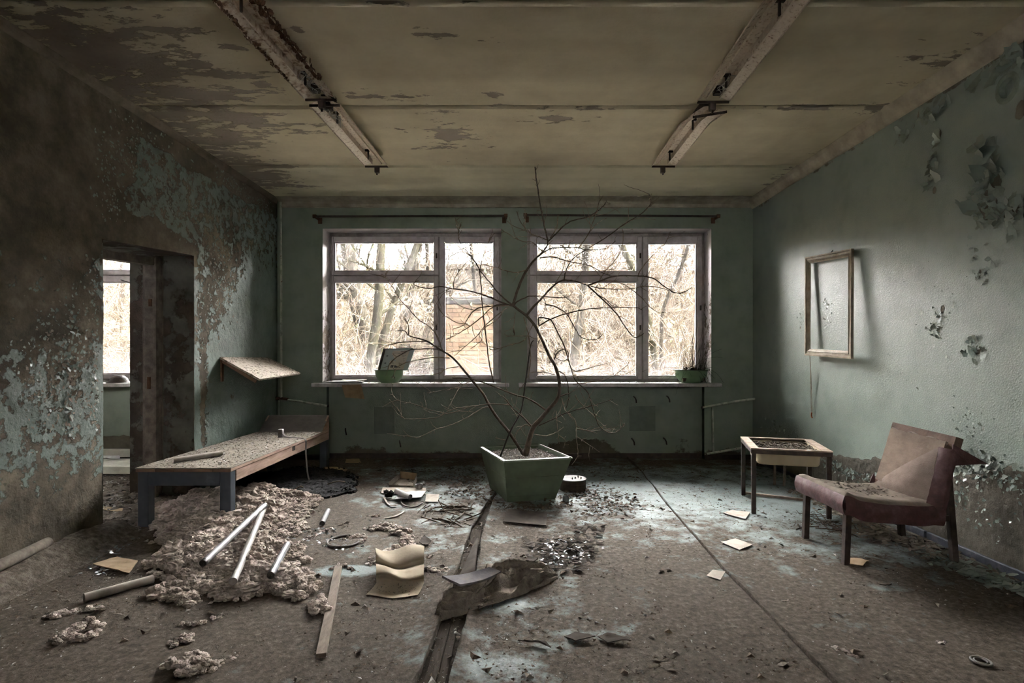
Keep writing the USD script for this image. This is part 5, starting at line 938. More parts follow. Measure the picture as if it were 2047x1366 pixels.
# ---------------------------------------------------------------- tray table
def tray_table():
    FL, BL, FR = np.array([1.81, 4.132]), np.array([1.957, 4.67]), np.array([2.303, 3.99]); BRr = BL + FR - FL; H = .50; c = (FL + BRr) / 2
    t = Thing('tray_table', 'low steel-legged table holding a cream tray of dead soil, right of the planter', 'table', np.r_[c, 0])
    ux, uy = (FR - FL) / np.linalg.norm(FR - FL), (BL - FL) / np.linalg.norm(BL - FL); V = lambda p, z: np.array([p[0], p[1], z])
    for p in (FL, FR, BL, BRr): t.part('leg', beam(V(p, 0.004), V(p, H - .02), .032, .032, (ux[0], ux[1], 0)), 'iron_brown')
    o = .022; cs = [FL - ux * o - uy * o, FR + ux * o - uy * o, BRr + ux * o + uy * o, BL - ux * o + uy * o]
    for i in range(4):
        a, b = cs[i], cs[(i + 1) % 4]; nrm = (c - (a + b) / 2); nrm /= np.linalg.norm(nrm); w = .06 if i in (1, 3) else .032
        t.part('frame_bar', beam(V(a + nrm * .006, H - .02), V(b + nrm * .006, H - .02), .006, .034), 'iron_brown')
        t.part('rim_board', hull([V(p, z) for p in (a, b, a + nrm * w + (b - a) * .05, b + nrm * w - (b - a) * .05) for z in (H - .004, H + .006)]), 'tray_rim')
    q = [FL + (ux + uy) * .028, FR + (-ux + uy) * .028, BRr - (ux + uy) * .028, BL + (ux - uy) * .028]
    def ring(s, z): cc = sum(q) / 4; return [V(cc + (p - cc) * s, z) for p in q]
    def rr(s, z, n=6, rad=.05):
        R, cc = [], sum(q) / 4
        Q = [cc + (p - cc) * s for p in q]
        for i in range(4):
            p, a, b = Q[i], Q[i - 1], Q[(i + 1) % 4]; ua = (a - p) / np.linalg.norm(a - p); ub = (b - p) / np.linalg.norm(b - p)
            for k in np.linspace(0, 1, n): R.append(V(p + ua * rad * (1 - k) ** 2 + ub * rad * k ** 2, z))
        return R
    L = [rr(.99, H - .01), rr(.965, H - .06), rr(.945, H - .115), rr(.92, H - .128, rad=.06), rr(.3, H - .130, rad=.02)]; n = len(L[0]); P = np.array([r + [r[0]] for r in L]); v, f = sheet(P, .003); t.part('tray', (v, f), 'cream', smooth=35, label='cream plastic tray')
    a = np.linspace(0, 1, 40)[:, None, None]; b = np.linspace(0, 1, 40)[None, :, None]; Q = [np.array(x) for x in ring(.95, 0)]; S = Q[0] * (1 - a) * (1 - b) + Q[1] * a * (1 - b) + Q[2] * a * b + Q[3] * (1 - a) * b; S[..., 2] = H - .035 + .02 * (fbm(S * 14, 4, 2) - .5); t.part('soil_fill', grid(S), 'soil')
    rng = np.random.default_rng(14); k = 420; a, b = rng.random(k), rng.random(k); pos = Q[0] * ((1 - a) * (1 - b))[:, None] + Q[1] * (a * (1 - b))[:, None] + Q[2] * (a * b)[:, None] + Q[3] * ((1 - a) * b)[:, None] + [0, 0, H - .024]
    st = [tube([(-1, 0, 0), (0, .15, .1), (1, 0, .05)], .09, 4)]; t.part('dry_stems', scatter(st, pos, rng.uniform(.012, .035, k), rng, True), 'leaf_litter', kind='stuff'); t.part('dry_leaves', scatter(chip, pos[:260] + [.01, 0, .004], rng.uniform(.008, .02, 260), rng, True), 'chip_brown', kind='stuff')
    e = [zat(1490, 986, .02), zat(1540, 990, .02), zat(1608, 1000, .02)]; solo('fallen_bar', cat([beam(e[0], e[2], .02, .02)]), 'tray_rim', 'thin wooden bar lying on the floor beneath the tray table', 'bar')
    for lab, a, b in (('short upright brown slat hanging from the tray table, the left one', (1549, 928), (1548.5, 970)), ('short slanting brown slat hanging from the tray table, the right one', (1571, 934), (1567, 972))):
        Yq = 4.75; p, r = at(*a, Yq), at(*b, Yq - .02); p[2] = max(p[2], H - .13); solo('slat', beam(p, r, .022, .008, (0, 1, 0)), 'lath', lab, 'slat')
tray_table()

# ---------------------------------------------------------------- lounge chair
def chair():
    FLx, FRx, RRx, RLx = np.array([1.903, 3.566]), np.array([1.892, 3.113]), np.array([2.50, 3.125]), np.array([2.507, 3.56]); t = Thing('lounge_chair', 'low red vinyl chair with a torn bare backrest, by the glossy right wall', 'chair', (2.2, 3.34, 0))
    V = lambda p, z: np.array([p[0], p[1], z]); zs = .30
    for k, (p, zt) in enumerate(((FLx, zs + .02), (FRx, zs + .02))): t.part('leg', beam(V(p, .005), V(p + [.012, 0], zt), .034, .034, (1, 0, 0)), 'iron_brown')
    for p in (RRx, RLx): t.part('leg', beam(V(p + [.03, 0], .005), V(p - [.01, 0], .50), .034, .034, (1, 0, 0)), 'iron_brown')
    for a, b in ((FRx, RRx), (FLx, RLx)): t.part('side_rail', beam(V(a + [.012, 0], zs + .012), V(b + [-.01, 0], zs - .028), .03, .034), 'iron_brown')
    t.part('cross_rail', beam(V(FLx + [.02, 0], zs + .01), V(FRx + [.02, 0], zs + .01), .03, .03), 'iron_brown'); t.part('cross_rail', beam(V(RLx, zs - .02), V(RRx, zs - .02), .03, .03), 'iron_brown')
    # seat cushion: rounded block, sagging, with dust on top
    n, m = 46, 36; X0, X1, Y0, Y1 = 1.865, 2.43, 3.075, 3.605; u = np.linspace(0, 1, n + 1); w = np.linspace(0, 1, m + 1); U, W = np.meshgrid(u, w, indexing='ij')
    X = X0 + (X1 - X0) * U; Y = Y0 + (Y1 - Y0) * W; base = .325 - .045 * U; q = np.stack([X, Y, X * 0], -1)
    edge = np.minimum(np.minimum(U * 9, (1 - U) * 9), np.minimum(W * 9, (1 - W) * 9)).clip(0, 1); top = base + .095 - .030 * np.sin(np.pi * np.clip(U, 0, 1)) * (.5 + .5 * np.sin(np.pi * W)) + .012 * (fbm(q * 9, 3, 4) - .5) + .022 * np.exp(-((U - .04) / .08) ** 2); top = top - .022 * (1 - edge) ** 2
    P = np.stack([X, Y, top], -1)
    def side(line_top, drop, seed, out):             # line of points; vinyl falls from the seat edge
        k = np.linspace(0, 1, 9); Q = np.array([line_top * 1.0 + np.array([0, 0, -1]) * (drop * s) + np.asarray(out) * (.014 * math.sin(s * 3.0)) for s in k]); Q += .008 * (fbm(Q * 16, 3, seed) - .5)[..., None] * np.minimum(k * 6, 1)[:, None, None]; return Q
    top_mask = 'chair_dust'; t.part('seat_top', sheet(P, .01), top_mask, smooth=60, label='seat thick with grey dust')
    s1 = side(P[0, ::-1], .105, 3, (-1, 0, 0)); s2 = side(P[:, 0], .11, 4, (0, -1, 0)); s3 = side(P[::-1, -1], .11, 5, (0, 1, 0)); s4 = side(P[-1], .08, 6, (1, 0, 0))
    t.part('seat_side', cat([sheet(s1[:, ::-1].transpose(1, 0, 2), .004), sheet(s2.transpose(1, 0, 2)[::-1], .004), sheet(s3.transpose(1, 0, 2)[::-1], .004), sheet(s4.transpose(1, 0, 2)[::-1], .004), hull([(x, y, z + .325 - .045 * (x > 2.1)) for x in (X0 + .02, X1 - .02) for y in (Y0 + .02, Y1 - .02) for z in (0, .04)])]), 'vinyl_red', smooth=60, label='dark red vinyl sides of the seat')
    rng = np.random.default_rng(3); k = 150; pos = np.stack([rng.normal(2.2, .1, k).clip(1.9, 2.4), rng.normal(3.4, .09, k).clip(3.12, 3.57), np.zeros(k)], 1); pos[:, 2] = [top[int((x - X0) / (X1 - X0) * n), int((y - Y0) / (Y1 - Y0) * m)] + .004 for x, y, _ in pos]
    t.part('grit', scatter(chip, pos, rng.uniform(.004, .018, k), rng, True), 'chip_brown', kind='stuff')
    # backrest board, bare
    b0, b1, t1, t0 = np.array([2.355, 3.56, .375]), np.array([2.40, 3.10, .355]), np.array([2.515, 3.095, .745]), np.array([2.475, 3.56, .772]); nn = np.cross(t0 - b0, b1 - b0); nn /= np.linalg.norm(nn)
    if nn[0] > 0: nn = -nn
    u_ = lambda a, b: b0 * (1 - a) * (1 - b) + b1 * a * (1 - b) + t1 * a * b + t0 * (1 - a) * b; quad = lambda a0, a1, c0, c1: [u_(a0, c0), u_(a1, c0), u_(a1, c1), u_(a0, c1)]
    for a0, a1, c0, c1 in ((0, .09, 0, 1), (.91, 1, 0, 1), (.09, .91, .87, 1), (.09, .91, 0, .1)): t.part('back_frame', slab(quad(a0, a1, c0, c1), -nn, .05), 'chair_wood')
    P = np.array([[u_(a, b) for b in np.linspace(.06, .9, 24)] for a in np.linspace(.06, .94, 20)]); P += nn * (.006 + .014 * fbm(P * 8, 3, 3) * 1.0)[..., None] * 1.0; t.part('backrest', sheet(P[::-1], .012), 'chair_board', smooth=60, label='bare brown fibre pad of the backrest')
    rw = np.array([u_(a, .885 + .02 * math.sin(a * 20)) + nn * .012 for a in np.linspace(.06, .93, 24)]); t.part('torn_edge', tube(rw + .006 * (noise(rw * 40, 3) - .5)[:, None], .009, 6), 'felt_back', label='frayed edge of torn padding')
    # vinyl cover hanging off the right half of the backrest, folded to show its felt back
    A, Bq, Cq, Dq = np.array([2.345, 3.545, .372]), u_(.88, .80) + nn * .03, np.array([2.375, 3.115, .375]), np.array([2.36, 3.33, .345])
    g = 22; a = np.linspace(0, 1, g)[:, None, None]; b = np.linspace(0, 1, g)[None, :, None]; P = A * (1 - a) * (1 - b) + Bq * a * (1 - b) + (Cq) * a * b + Dq * (1 - a) * b; P = P + nn * (.045 * np.sin(np.pi * a[..., 0]) * np.sin(np.pi * b[..., 0] * .8 + .3) + .012 * (fbm(P * 14, 3, 5) - .5))[..., None]
    t.part('cover_lining', sheet(P, .003), 'felt_back', smooth=60, label='pinkish-brown felt lining of the torn cover folded back')
    E, Fq = Bq + [.02, -.015, .0], np.array([2.40, 3.06, .37]); g = 26; a = np.linspace(0, 1, g)[:, None, None]; b = np.linspace(0, 1, 16)[None, :, None]; lo0, lo1, hi0, hi1 = np.array([2.345, 3.095, .36]), np.array([2.425, 3.07, .262]), Bq + [-.006, -.012, .0], np.array([2.497, 3.065, .675])
    P = lo0 * (1 - a) * (1 - b) + hi0 * a * (1 - b) + hi1 * a * b + lo1 * (1 - a) * b; P = P + np.array([-.3, -.9, 0]) * (.022 * np.sin(np.pi * b[..., 0]) + .045 * (fbm(P * [14, 14, 7], 3, 8) - .5))[..., None]
    t.part('cover_fold', sheet(P, .004), 'vinyl_red', smooth=60, label='wrinkled red vinyl cover draped round the back')
    P0 = [hi1 + [-.015, .01, .03], np.array([2.655, 3.05, .60]), hi1 + [-.02, .01, -.09], hi1 + [.04, .03, -.01]]; t.part('cover_tip', hull([p + d for p in P0 for d in ([0, 0, 0], [.004, .012, 0])]), 'vinyl_red', label='pointed red corner of the cover sticking out')
    t.part('cover_scrap', hull([(2.33, 3.575, .365), (2.36, 3.57, .44), (2.38, 3.585, .37), (2.35, 3.59, .40)]), 'vinyl_red')
chair()

# ---------------------------------------------------------------- mineral wool
def wool_variants(k=14, sub=3):
    out = []
    for i in range(k):
        m = trimesh.creation.icosphere(subdivisions=sub); v = np.array(m.vertices)
        r = .52 + .55 * fbm(v * 1.5 + i * 7.3, 2, i) - .9 * np.abs(noise(v * 2.3 + i, i + 30) - .5) * .6 + .13 * (noise(v * 7, i) - .5) + .07 * (noise(v * 15, i + 3) - .5)
        v = v * r[:, None]; v[:, 2] *= .75; out.append((v, np.array(m.faces)))
    return out
WV, WV2 = wool_variants(12, 4), wool_variants(10, 3)
def wool(pos, r, rng, big=True):
    vs, fs, n = [], [], 0
    for p, s in zip(pos, r):
        v, f = (WV if big and s > .034 else WV2)[rng.integers(10)]; a = rng.uniform(0, 6.283); R = np.array([[math.cos(a), -math.sin(a), 0], [math.sin(a), math.cos(a), 0], [0, 0, 1]])
        w = (v * (rng.uniform(.8, 1.3, 3) * s)) @ R.T + p; vs.append(w); fs.append(f + n); n += len(v)
    v = np.vstack(vs); v[:, 2] = np.maximum(v[:, 2], .003); return v, np.vstack(fs)
def heap():
    rng = np.random.default_rng(31)
    px = [(455, 992), (500, 990), (560, 985), (610, 992), (640, 1002), (628, 1020), (606, 1046), (612, 1060), (596, 1070), (574, 1086), (604, 1096), (597, 1118), (590, 1140), (628, 1152), (640, 1172), (622, 1196), (590, 1205), (560, 1192), (500, 1200), (460, 1206), (420, 1196), (372, 1215), (340, 1205), (296, 1196), (306, 1184), (350, 1172), (300, 1150), (288, 1128), (330, 1106), (314, 1072), (300, 1040), (320, 1012), (380, 1000)]
    poly = np.array([zat(x, y)[:2] for x, y in px]); lo, hi = poly.min(0), poly.max(0); pts = rng.uniform(lo, hi, (9000, 2)); pts = pts[in_poly(pts, poly)]; d = edge_dist(pts, poly)
    keep, cell = [], set()
    for i in range(len(pts)):
        c = (int(pts[i, 0] / .040), int(pts[i, 1] / .040))
        if c in cell: continue
        cell.add(c); keep.append(i)
    pts, d = pts[keep], d[keep]; k0 = len(pts) // 5; ex = pts[rng.integers(len(pts), size=k0)] + rng.normal(0, .12, (k0, 2)); ex = ex[~in_poly(ex, poly)]; ex = ex[(ex[:, 1] < 4.9) & (edge_dist(ex, poly) < .16)]; pts, d = np.vstack([pts, ex]), np.r_[d, np.zeros(len(ex))]; q = np.c_[pts, np.zeros(len(pts))]
    h = np.minimum(.075, d * .35) * (.35 + 1.1 * fbm(q * 3.2, 3, 4)); r = rng.uniform(.020, .046, len(pts)) * (.85 + np.minimum(d * 2.2, .5)); r[d == 0] *= .6; big = (rng.random(len(pts)) < .12) & (d > 0); r[big] *= 1.6
    mound = patch(np.r_[lo, 0], (hi[0] - lo[0], 0, 0), (0, hi[1] - lo[1], 0), 120, 120); g = mound.reshape(-1, 3); dd = np.where(in_poly(g, poly), edge_dist(g, poly), -.02)
    g[:, 2] = np.clip(np.minimum(.075, dd * .35) * (.35 + 1.1 * fbm(np.c_[g[:, :2], g[:, 0] * 0] * 3.2, 3, 4)) - .014, -.004, 1); mv, mf = grid(mound); keep = (dd > 0)[mf].any(1)
    solo('wool_heap', cat([wool(np.c_[pts, h + r * .30], r, rng), compact(mv, mf[keep])]), 'wool', 'big heap of torn pinkish-grey mineral wool in front of the couch', 'mineral wool', kind='stuff', smooth=True)
    def clump(label, c, spread, n, r, sd, smooth=True):
        rng = np.random.default_rng(sd); path = spline([zat(x, y)[:2] for x, y in c], 8) if len(c) > 1 else np.array([zat(*c[0])[:2]])
        p = path[rng.integers(len(path), size=n)] + rng.normal(0, 1, (n, 2)) * spread; rr = r * rng.uniform(.55, 1.25, n); z = rr * .3 + rng.uniform(0, 1, n) ** 2 * (spread * .8)
        solo('wool_clump', wool(np.c_[p, z], rr, rng), 'wool', label, 'mineral wool', smooth=True)
    clump('flat torn streak of wool at lower left, the upper of two there', [(100, 1236), (135, 1228), (190, 1222)], .016, 40, .017, 1)
    clump('crumpled wool piece at lower left, the lower of two there', [(112, 1292), (130, 1272), (160, 1255), (192, 1250), (186, 1272), (150, 1284)], .016, 60, .02, 2)
    clump('fluffy wool lump nearest the viewer at the bottom left', [(360, 1345), (390, 1330), (405, 1348)], .03, 42, .026, 3)
    clump('thin wisp of wool trailing right from the nearest lump', [(410, 1342), (440, 1330), (470, 1318)], .008, 16, .010, 4)
    clump('small wool tuft halfway between the heap and the nearest lump', [(352, 1290), (370, 1283), (388, 1284)], .014, 20, .017, 5)
    clump('low wool strip with a rusty spot, just below the heap', [(362, 1250), (380, 1252), (402, 1248), (440, 1234)], .009, 26, .012, 6)
    clump('fluffy brownish wool ball against the wooden lath', [(622, 1222), (640, 1214), (650, 1224)], .02, 40, .028, 7)
    clump('wool clump on the upper end of the wooden lath', [(668, 1140), (682, 1132), (698, 1138)], .010, 22, .015, 8)
    clump('brownish wool mound right beside the heap above the teal patch', [(580, 1128), (596, 1116), (610, 1124)], .018, 34, .024, 9)
    clump('winding trail of wool leading down to the folded cardboard', [(735, 1062), (765, 1058), (795, 1062), (812, 1078), (806, 1098), (780, 1112), (800, 1118), (836, 1126)], .022, 170, .024, 10)
    clump('low wool tail running right of the folded cardboard', [(738, 1130), (760, 1122), (820, 1128), (850, 1142), (890, 1146)], .014, 80, .016, 11)
    clump('wool bits inside the rubber hoop', [(695, 1080), (712, 1074), (728, 1076), (722, 1088)], .012, 44, .016, 12)
    clump('small wool tuft right of the trail near the floor gap', [(852, 1118), (862, 1114)], .008, 10, .011, 13)
    clump('thin ridge of wool joining the heap and the white tube piece', [(588, 1090), (616, 1078), (640, 1068), (662, 1058)], .010, 44, .014, 14)
    clump('tiny wool tuft on the teal floor left of the gap', [(735, 1033), (748, 1036), (758, 1034)], .008, 14, .014, 15)
    clump('dirty wool lump on the floor below the planter', [(978, 1042), (986, 1046)], .010, 14, .016, 16)
    clump('pale wool blob among the leaves left of the planter', [(915, 972), (922, 970)], .006, 12, .022, 17)
    clump('pale wool scrap at the lower right of the floor', [(1650, 1294), (1668, 1298), (1690, 1306), (1715, 1318)], .006, 24, .010, 18)
    clump('small wool tuft at the right of the floor above the ring', [(1876, 1290), (1888, 1288)], .006, 10, .010, 19)
    clump('little wool ball on the seam at right', [(1566, 1204), (1574, 1203)], .005, 8, .009, 20)
    clump('pale wool bits under the couch at the back of the black soil', [(600, 944), (580, 943), (555, 944)], .010, 20, .020, 21)
heap()

# ---------------------------------------------------------------- things on the floor
a, b = zat(676, 1136, .02), zat(642, 1312, .012)
solo('wooden_lath', wavy(beam(a, b, .042, .022), .003, 9), 'lath', 'long dusty wooden lath lying on the floor left of the folded cardboard', 'lath')
def cardboard():
    prof = [(2.70, .004), (2.76, .006), (2.82, .014), (2.852, .024), (2.842, .040), (2.818, .056), (2.825, .064), (2.88, .066), (2.93, .058), (2.965, .046), (2.985, .046), (2.99, .066), (3.03, .082), (3.09, .090), (3.15, .086), (3.17, .080)]
    S = spline(np.array([(0, y, z) for y, z in prof]), 4); u = np.linspace(0, 1, 34)
    P = []
    for y, z in S[:, 1:]:
        x0, x1 = np.interp(y, [2.70, 2.82, 3.17], [-.757, -.735, -.83]), np.interp(y, [2.70, 2.82, 3.17], [-.495, -.487, -.545]); P.append([(x0 + (x1 - x0) * k, y + .018 * math.sin(k * 5 + y * 3), z * (1 + .18 * math.sin(k * 6 + y * 9)) + .010 * noise(np.array([[k * 4, y * 9, 0]]), 3)[0]) for k in u])
    v, f = sheet(np.array(P), .0025); t = Thing('cardboard_sheet', 'concertina-folded buff cardboard sheet in the middle foreground', 'cardboard', (-.63, 2.9, 0)); t.part('folded_sheet', up((v, f), .004), 'cardboard', smooth=40)
    rng = np.random.default_rng(2); pos = np.stack([rng.uniform(-.74, -.5, 90), rng.uniform(2.71, 2.84, 90), np.full(90, .022)], 1); t.part('grit', scatter(chip, pos, rng.uniform(.002, .006, 90), rng, True), 'chip_brown', kind='stuff')
cardboard()
def rag():
    top = np.array([zat(x, y)[:2] for x, y in [(872, 1228), (900, 1195), (960, 1172), (985, 1142), (1020, 1136), (1060, 1142), (1100, 1150)]]); bot = np.array([zat(x, y)[:2] for x, y in [(868, 1242), (890, 1250), (950, 1228), (1000, 1210), (1040, 1196), (1075, 1180), (1112, 1160)]])
    n, m = 110, 60; T_, B_ = spline(np.c_[top, np.zeros(7)], 6), spline(np.c_[bot, np.zeros(7)], 6); k = np.linspace(0, 1, n); w = np.linspace(0, 1, m)
    g = lambda A: np.stack([np.interp(k, np.linspace(0, 1, len(A)), A[:, i]) for i in (0, 1)], 1)
    P2 = g(B_)[:, None] * (1 - w)[None, :, None] + g(T_)[:, None] * w[None, :, None]; q = np.concatenate([P2, np.zeros((n, m, 1))], 2); P2 = P2 + .07 * (np.stack([fbm(q * 7, 4, 1), fbm(q * 7, 4, 2)], -1) - .5)
    K, W = np.meshgrid(k, w, indexing='ij'); ph = W * 4.2 + 2.6 * fbm(np.stack([K * 2.6, W * 1.1, K * 0], -1), 3, 3) + .7 * np.sin(K * 5 + W)
    rid = lambda p: (1 - np.abs(2 * (p - np.floor(p)) - 1)); f1 = rid(ph * 1.0) ** 2.2; f2 = rid(ph * 1.7 + 3 * K) ** 2
    env = np.clip(np.minimum(W, 1 - W) * 5 + .12, 0, 1) * np.clip(np.minimum(K, 1 - K) * 8 + .15, 0, 1); z = .008 + (.050 * f1 + .016 * f2 + .020 * fbm(q * 14, 3, 7)) * env + .03 * np.exp(-((K - .50) / .05) ** 2) * env
    t = Thing('rag', 'crumpled brown rag on the floor across the gap in the linoleum', 'rag', (float(P2[..., 0].mean()), float(P2[..., 1].mean()), 0)); t.part('cloth', sheet(np.concatenate([P2, z[..., None]], 2)[::-1], .004), 'rag', smooth=True)
    c = zat(973, 1180, .07); t.part('knot', wool(np.array([zat(x, y, .05) for x, y in [(970, 1178), (972, 1188), (968, 1200), (960, 1212), (975, 1196)]]), np.array([.012, .016, .017, .014, .012]), np.random.default_rng(2)), 'rag', smooth=True)
rag()
def book():
    q = np.array([zat(920, 1186, .05), zat(1002, 1158, .065), zat(978, 1149, .075), zat(884, 1168, .06)]); solo('board', up(curled(q, .012, 3, t=.011, bend=(.012, 0)), .075), 'board_blue', 'warped grey-blue board lying on the brown rag', 'board')
book()
def flat(name, label, cat_, px, mat, z=.010, t=.002, amp=.010, sd=1, base=0.0):
    q = np.array([zat(x, y, base) for x, y in px]); solo(name, up(curled(q, amp, sd, t=t), z), mat, label, cat_)
flat('paper_sheet', 'pale sheet of paper lying right of the seam, in front of the tray table', 'paper', [(1441, 1089), (1478, 1104), (1505, 1094), (1470, 1082)], 'paper_dirty', .012)
flat('paper_sheet', 'dirty paper scrap on the floor left of the tray table\'s front leg', 'paper', [(1445, 1030), (1490, 1042), (1500, 1028), (1462, 1024)], 'paper_dirty', .012, sd=2)
flat('paper_sheet', 'small torn paper under the lounge chair\'s front leg', 'paper', [(1698, 1134), (1725, 1138), (1738, 1126), (1700, 1122)], 'paper_brown', .012, amp=.03, sd=3)
flat('paper_sheet', 'faded pinkish paper by the small heap right of the seam', 'paper', [(1412, 1156), (1440, 1164), (1450, 1148), (1425, 1144)], 'paper_dirty', .010, sd=4)
flat('fibreboard_sheet', 'dark flat fibreboard lying on the floor in front of the planter', 'panel', [(1006, 1048), (1092, 1056), (1094, 1030), (1016, 1022)], 'board_dark', .012, t=.006, amp=.003)
flat('cardboard_piece', 'torn brown cardboard at lower left beside the wool heap', 'cardboard', [(185, 1136), (258, 1154), (276, 1130), (235, 1120)], 'paper_brown', .014, t=.005, amp=.02, sd=6)
flat('cardboard_piece', 'buff torn cardboard under the couch by its right rail', 'cardboard', [(500, 952), (536, 950), (528, 934), (495, 934)], 'paper_brown', .02, t=.004, amp=.03, sd=7)
flat('cardboard_piece', 'brown cardboard flap on the floor just inside the doorway', 'cardboard', [(204, 1026), (244, 1030), (246, 1024), (208, 1020)], 'paper_brown', .02, t=.004, amp=.02, sd=8)
flat('paper_sheet', 'brown papers on the floor by the couch\'s far leg', 'paper', [(640, 950), (690, 950), (695, 942), (650, 940)], 'paper_brown', .02, amp=.03, sd=9)
flat('round_lid', 'faint round brown lid on the floor by the back wall left', 'lid', [(690, 928), (722, 928), (718, 920), (692, 920)], 'paper_brown', .01, sd=10)
# open box, papers and rolled sheets left of the planter
def open_box():
    q = [zat(778, 976), zat(826, 978), zat(833, 962), zat(800, 958)]; t = Thing('open_box', 'small open cardboard box on the teal floor left of the planter', 'box', sum(q) / 4); q = [np.array(p) for p in q]
    t.part('bottom', slab([p + [0, 0, .004] for p in q], (0, 0, 1), .004), 'paper_dirty')
    for i, h in enumerate((.03, .06, .075, .055)):
        a, b = q[i], q[(i + 1) % 4]; n = np.cross(b - a, [0, 0, 1]); n /= np.linalg.norm(n); t.part('side', slab([a + [0, 0, .004], b + [0, 0, .004], b + [0, 0, h], a + [0, 0, h]], n, .004), 'paper_dirty' if i != 2 else 'paper_brown')
open_box()
flat('paper_sheet', 'grey paper sheet under the rolled paper, left of the planter', 'paper', [(762, 990), (850, 992), (852, 980), (765, 979)], 'paper_dirty', .014, sd=11)
flat('folder', 'pale stiff folder in front of the rolled paper', 'folder', [(790, 1006), (842, 1002), (852, 990), (800, 992)], 'paper_white', .022, t=.006, amp=.02, sd=12)
flat('paper_sheet', 'light paper square at the right of the stiff folder', 'paper', [(850, 1007), (876, 1007), (878, 992), (852, 991)], 'paper_dirty', .012, sd=13)
fl_ = tube(spline([zat(792, 982, .06), zat(806, 988, .055), zat(820, 994, .05)], 4), .022, 14, cap=False); solo('rolled_paper', (fl_[0], fl_[1]), 'paper_white', 'white rolled paper on the pile left of the planter', 'paper roll', smooth=True)
solo('black_clod', wool(np.array([zat(776, 990, .03), zat(781, 986, .05), zat(772, 984, .045)]), np.array([.035, .03, .028]), np.random.default_rng(4)), 'soil_black', 'round black clod of earth left of the rolled paper', 'clod', smooth=True)
fl_ = tube(spline([zat(x, y, .014) for x, y in [(803, 990), (802, 1004), (810, 1012), (830, 1014), (844, 1006)]], 6), .006, 8); solo('cable', fl_, 'rubber', 'short bent cable in front of the paper pile', 'cable', smooth=True)
fl_ = tube(spline([zat(x, y, .016) for x, y in [(768, 996), (774, 1006), (782, 1011), (792, 1011)]], 6), .010, 8, squash=.4); solo('curved_strip', fl_, 'paper_dirty', 'curled pale strip left of the stiff folder', 'strip', smooth=True)
fl_ = tube(spline([zat(x, y, .012) for x, y in [(768, 1036), (785, 1034), (800, 1028), (808, 1022)]], 6), [.006, .014, .012, .004], 8, squash=.4); solo('wood_splinter', fl_, 'paper_dirty', 'long pale splinter on the teal floor above the wool trail', 'splinter', smooth=True)
def paper_cup():
    c = zat(838, 980, .004); solo('paper_cup', lathe([(.001, .002), (.026, .0), (.034, .05), (.036, .052), (.030, .05), (.023, .006), (.001, .006)], 24, c), 'paper_white', 'small white cup beside the open box', 'cup', smooth=40)
paper_cup()
c = zat(1131, 1006, .004); solo('glass_jar', lathe([(.001, .003), (.024, .0), (.027, .01), (.027, .045), (.022, .052), (.022, .06), (.019, .06), (.019, .05), (.024, .043), (.024, .012), (.001, .008)], 20, c), 'shard_glass', 'small glass jar on the floor at the planter\'s right front corner', 'jar', smooth=40)
def drum():
    c = np.array([.505, 4.865, .004]); t = Thing('metal_drum', 'low round rusty drum with a pale lid behind the planter', 'drum', c)
    t.part('drum_side', lathe([(.001, 0), (.118, 0), (.120, .02), (.117, .028), (.117, .05), (.121, .058), (.117, .066), (.117, .085), (.122, .092), (.118, .1)], 40, c), 'iron_brown', smooth=35); t.part('lid', lathe([(.120, .092), (.121, .102), (.112, .104), (.001, .103)], 40, c), 'drum_top', smooth=35)
    t.part('bolts', cat([tube([c + [x, y, .1], c + [x, y, .118]], .006, 8) for x, y in ((-.01, -.05), (.05, .03), (.02, -.02), (.07, -.03))]), 'iron_dark')
drum()
hp = np.array([zat(x, y, .012) for x, y in [(700, 1070), (675, 1074), (656, 1082), (656, 1090), (672, 1094), (696, 1093), (712, 1088), (722, 1080)]]); solo('rubber_hoop', tube(spline(hp, 8), .0085, 10), 'rubber', 'thin brown rubber hoop on the floor right of the wool heap', 'hoop', smooth=True)
c = zat(1961, 1322, .012); th = np.linspace(0, 2 * np.pi, 33); ring_ = np.stack([c[0] + .032 * np.cos(th), c[1] + .032 * np.sin(th), c[2] + 0 * th], 1); solo('metal_ring', cat([tube(ring_, .0045, 8, cap=False), tube(ring_ * [1, 1, 1] - (ring_ - c) * .35, .004, 8, cap=False)]), 'drum_top', 'small pale ring on the floor at the lower right corner', 'ring', smooth=True)
def rubble(label, name, c, n, spread, size, mat, sd, protos=None, group=None, flat_=True, zr=.01):
    rng = np.random.default_rng(sd); path = spline([zat(x, y)[:2] for x, y in c], 8) if len(c) > 1 else np.array([zat(*c[0])[:2]]); p = path[rng.integers(len(path), size=n)] + rng.normal(0, 1, (n, 2)) * spread
    bad = (p[:, 0] < XL + .02) & (p[:, 0] > -3.33) & ((p[:, 1] < 3.64) | (p[:, 1] > 4.58)) | (p[:, 0] > XR - .02) | (p[:, 0] < -5); p = p[~bad]; n = len(p)
    solo(name, scatter(protos or chip, np.c_[p, rng.uniform(.002, zr, n) + .004], rng.uniform(*size, n), rng, flat_), mat, label, 'debris', kind='stuff')
stick = [tube([(-1, 0, 0), (-.2, .12, .05), (1, -.05, .05)], .045, 4)]
shard = [hull([(-1, -.4, 0), (.7, -.7, .03), (1, .3, .0), (-.3, .6, .06), (-1, -.4, .05), (.7, -.7, .08), (1, .3, .05), (-.3, .6, .11)])]
leafp = [grid(np.array([[(-1, 0, .25), (-.4, -.45, .0), (.5, -.35, .05), (1, 0, .2)], [(-1, 0, .25), (-.4, .0, .14), (.5, .0, .12), (1, 0, .2)], [(-1, 0, .25), (-.4, .45, .3), (.5, .35, .22), (1, 0, .2)]]))]
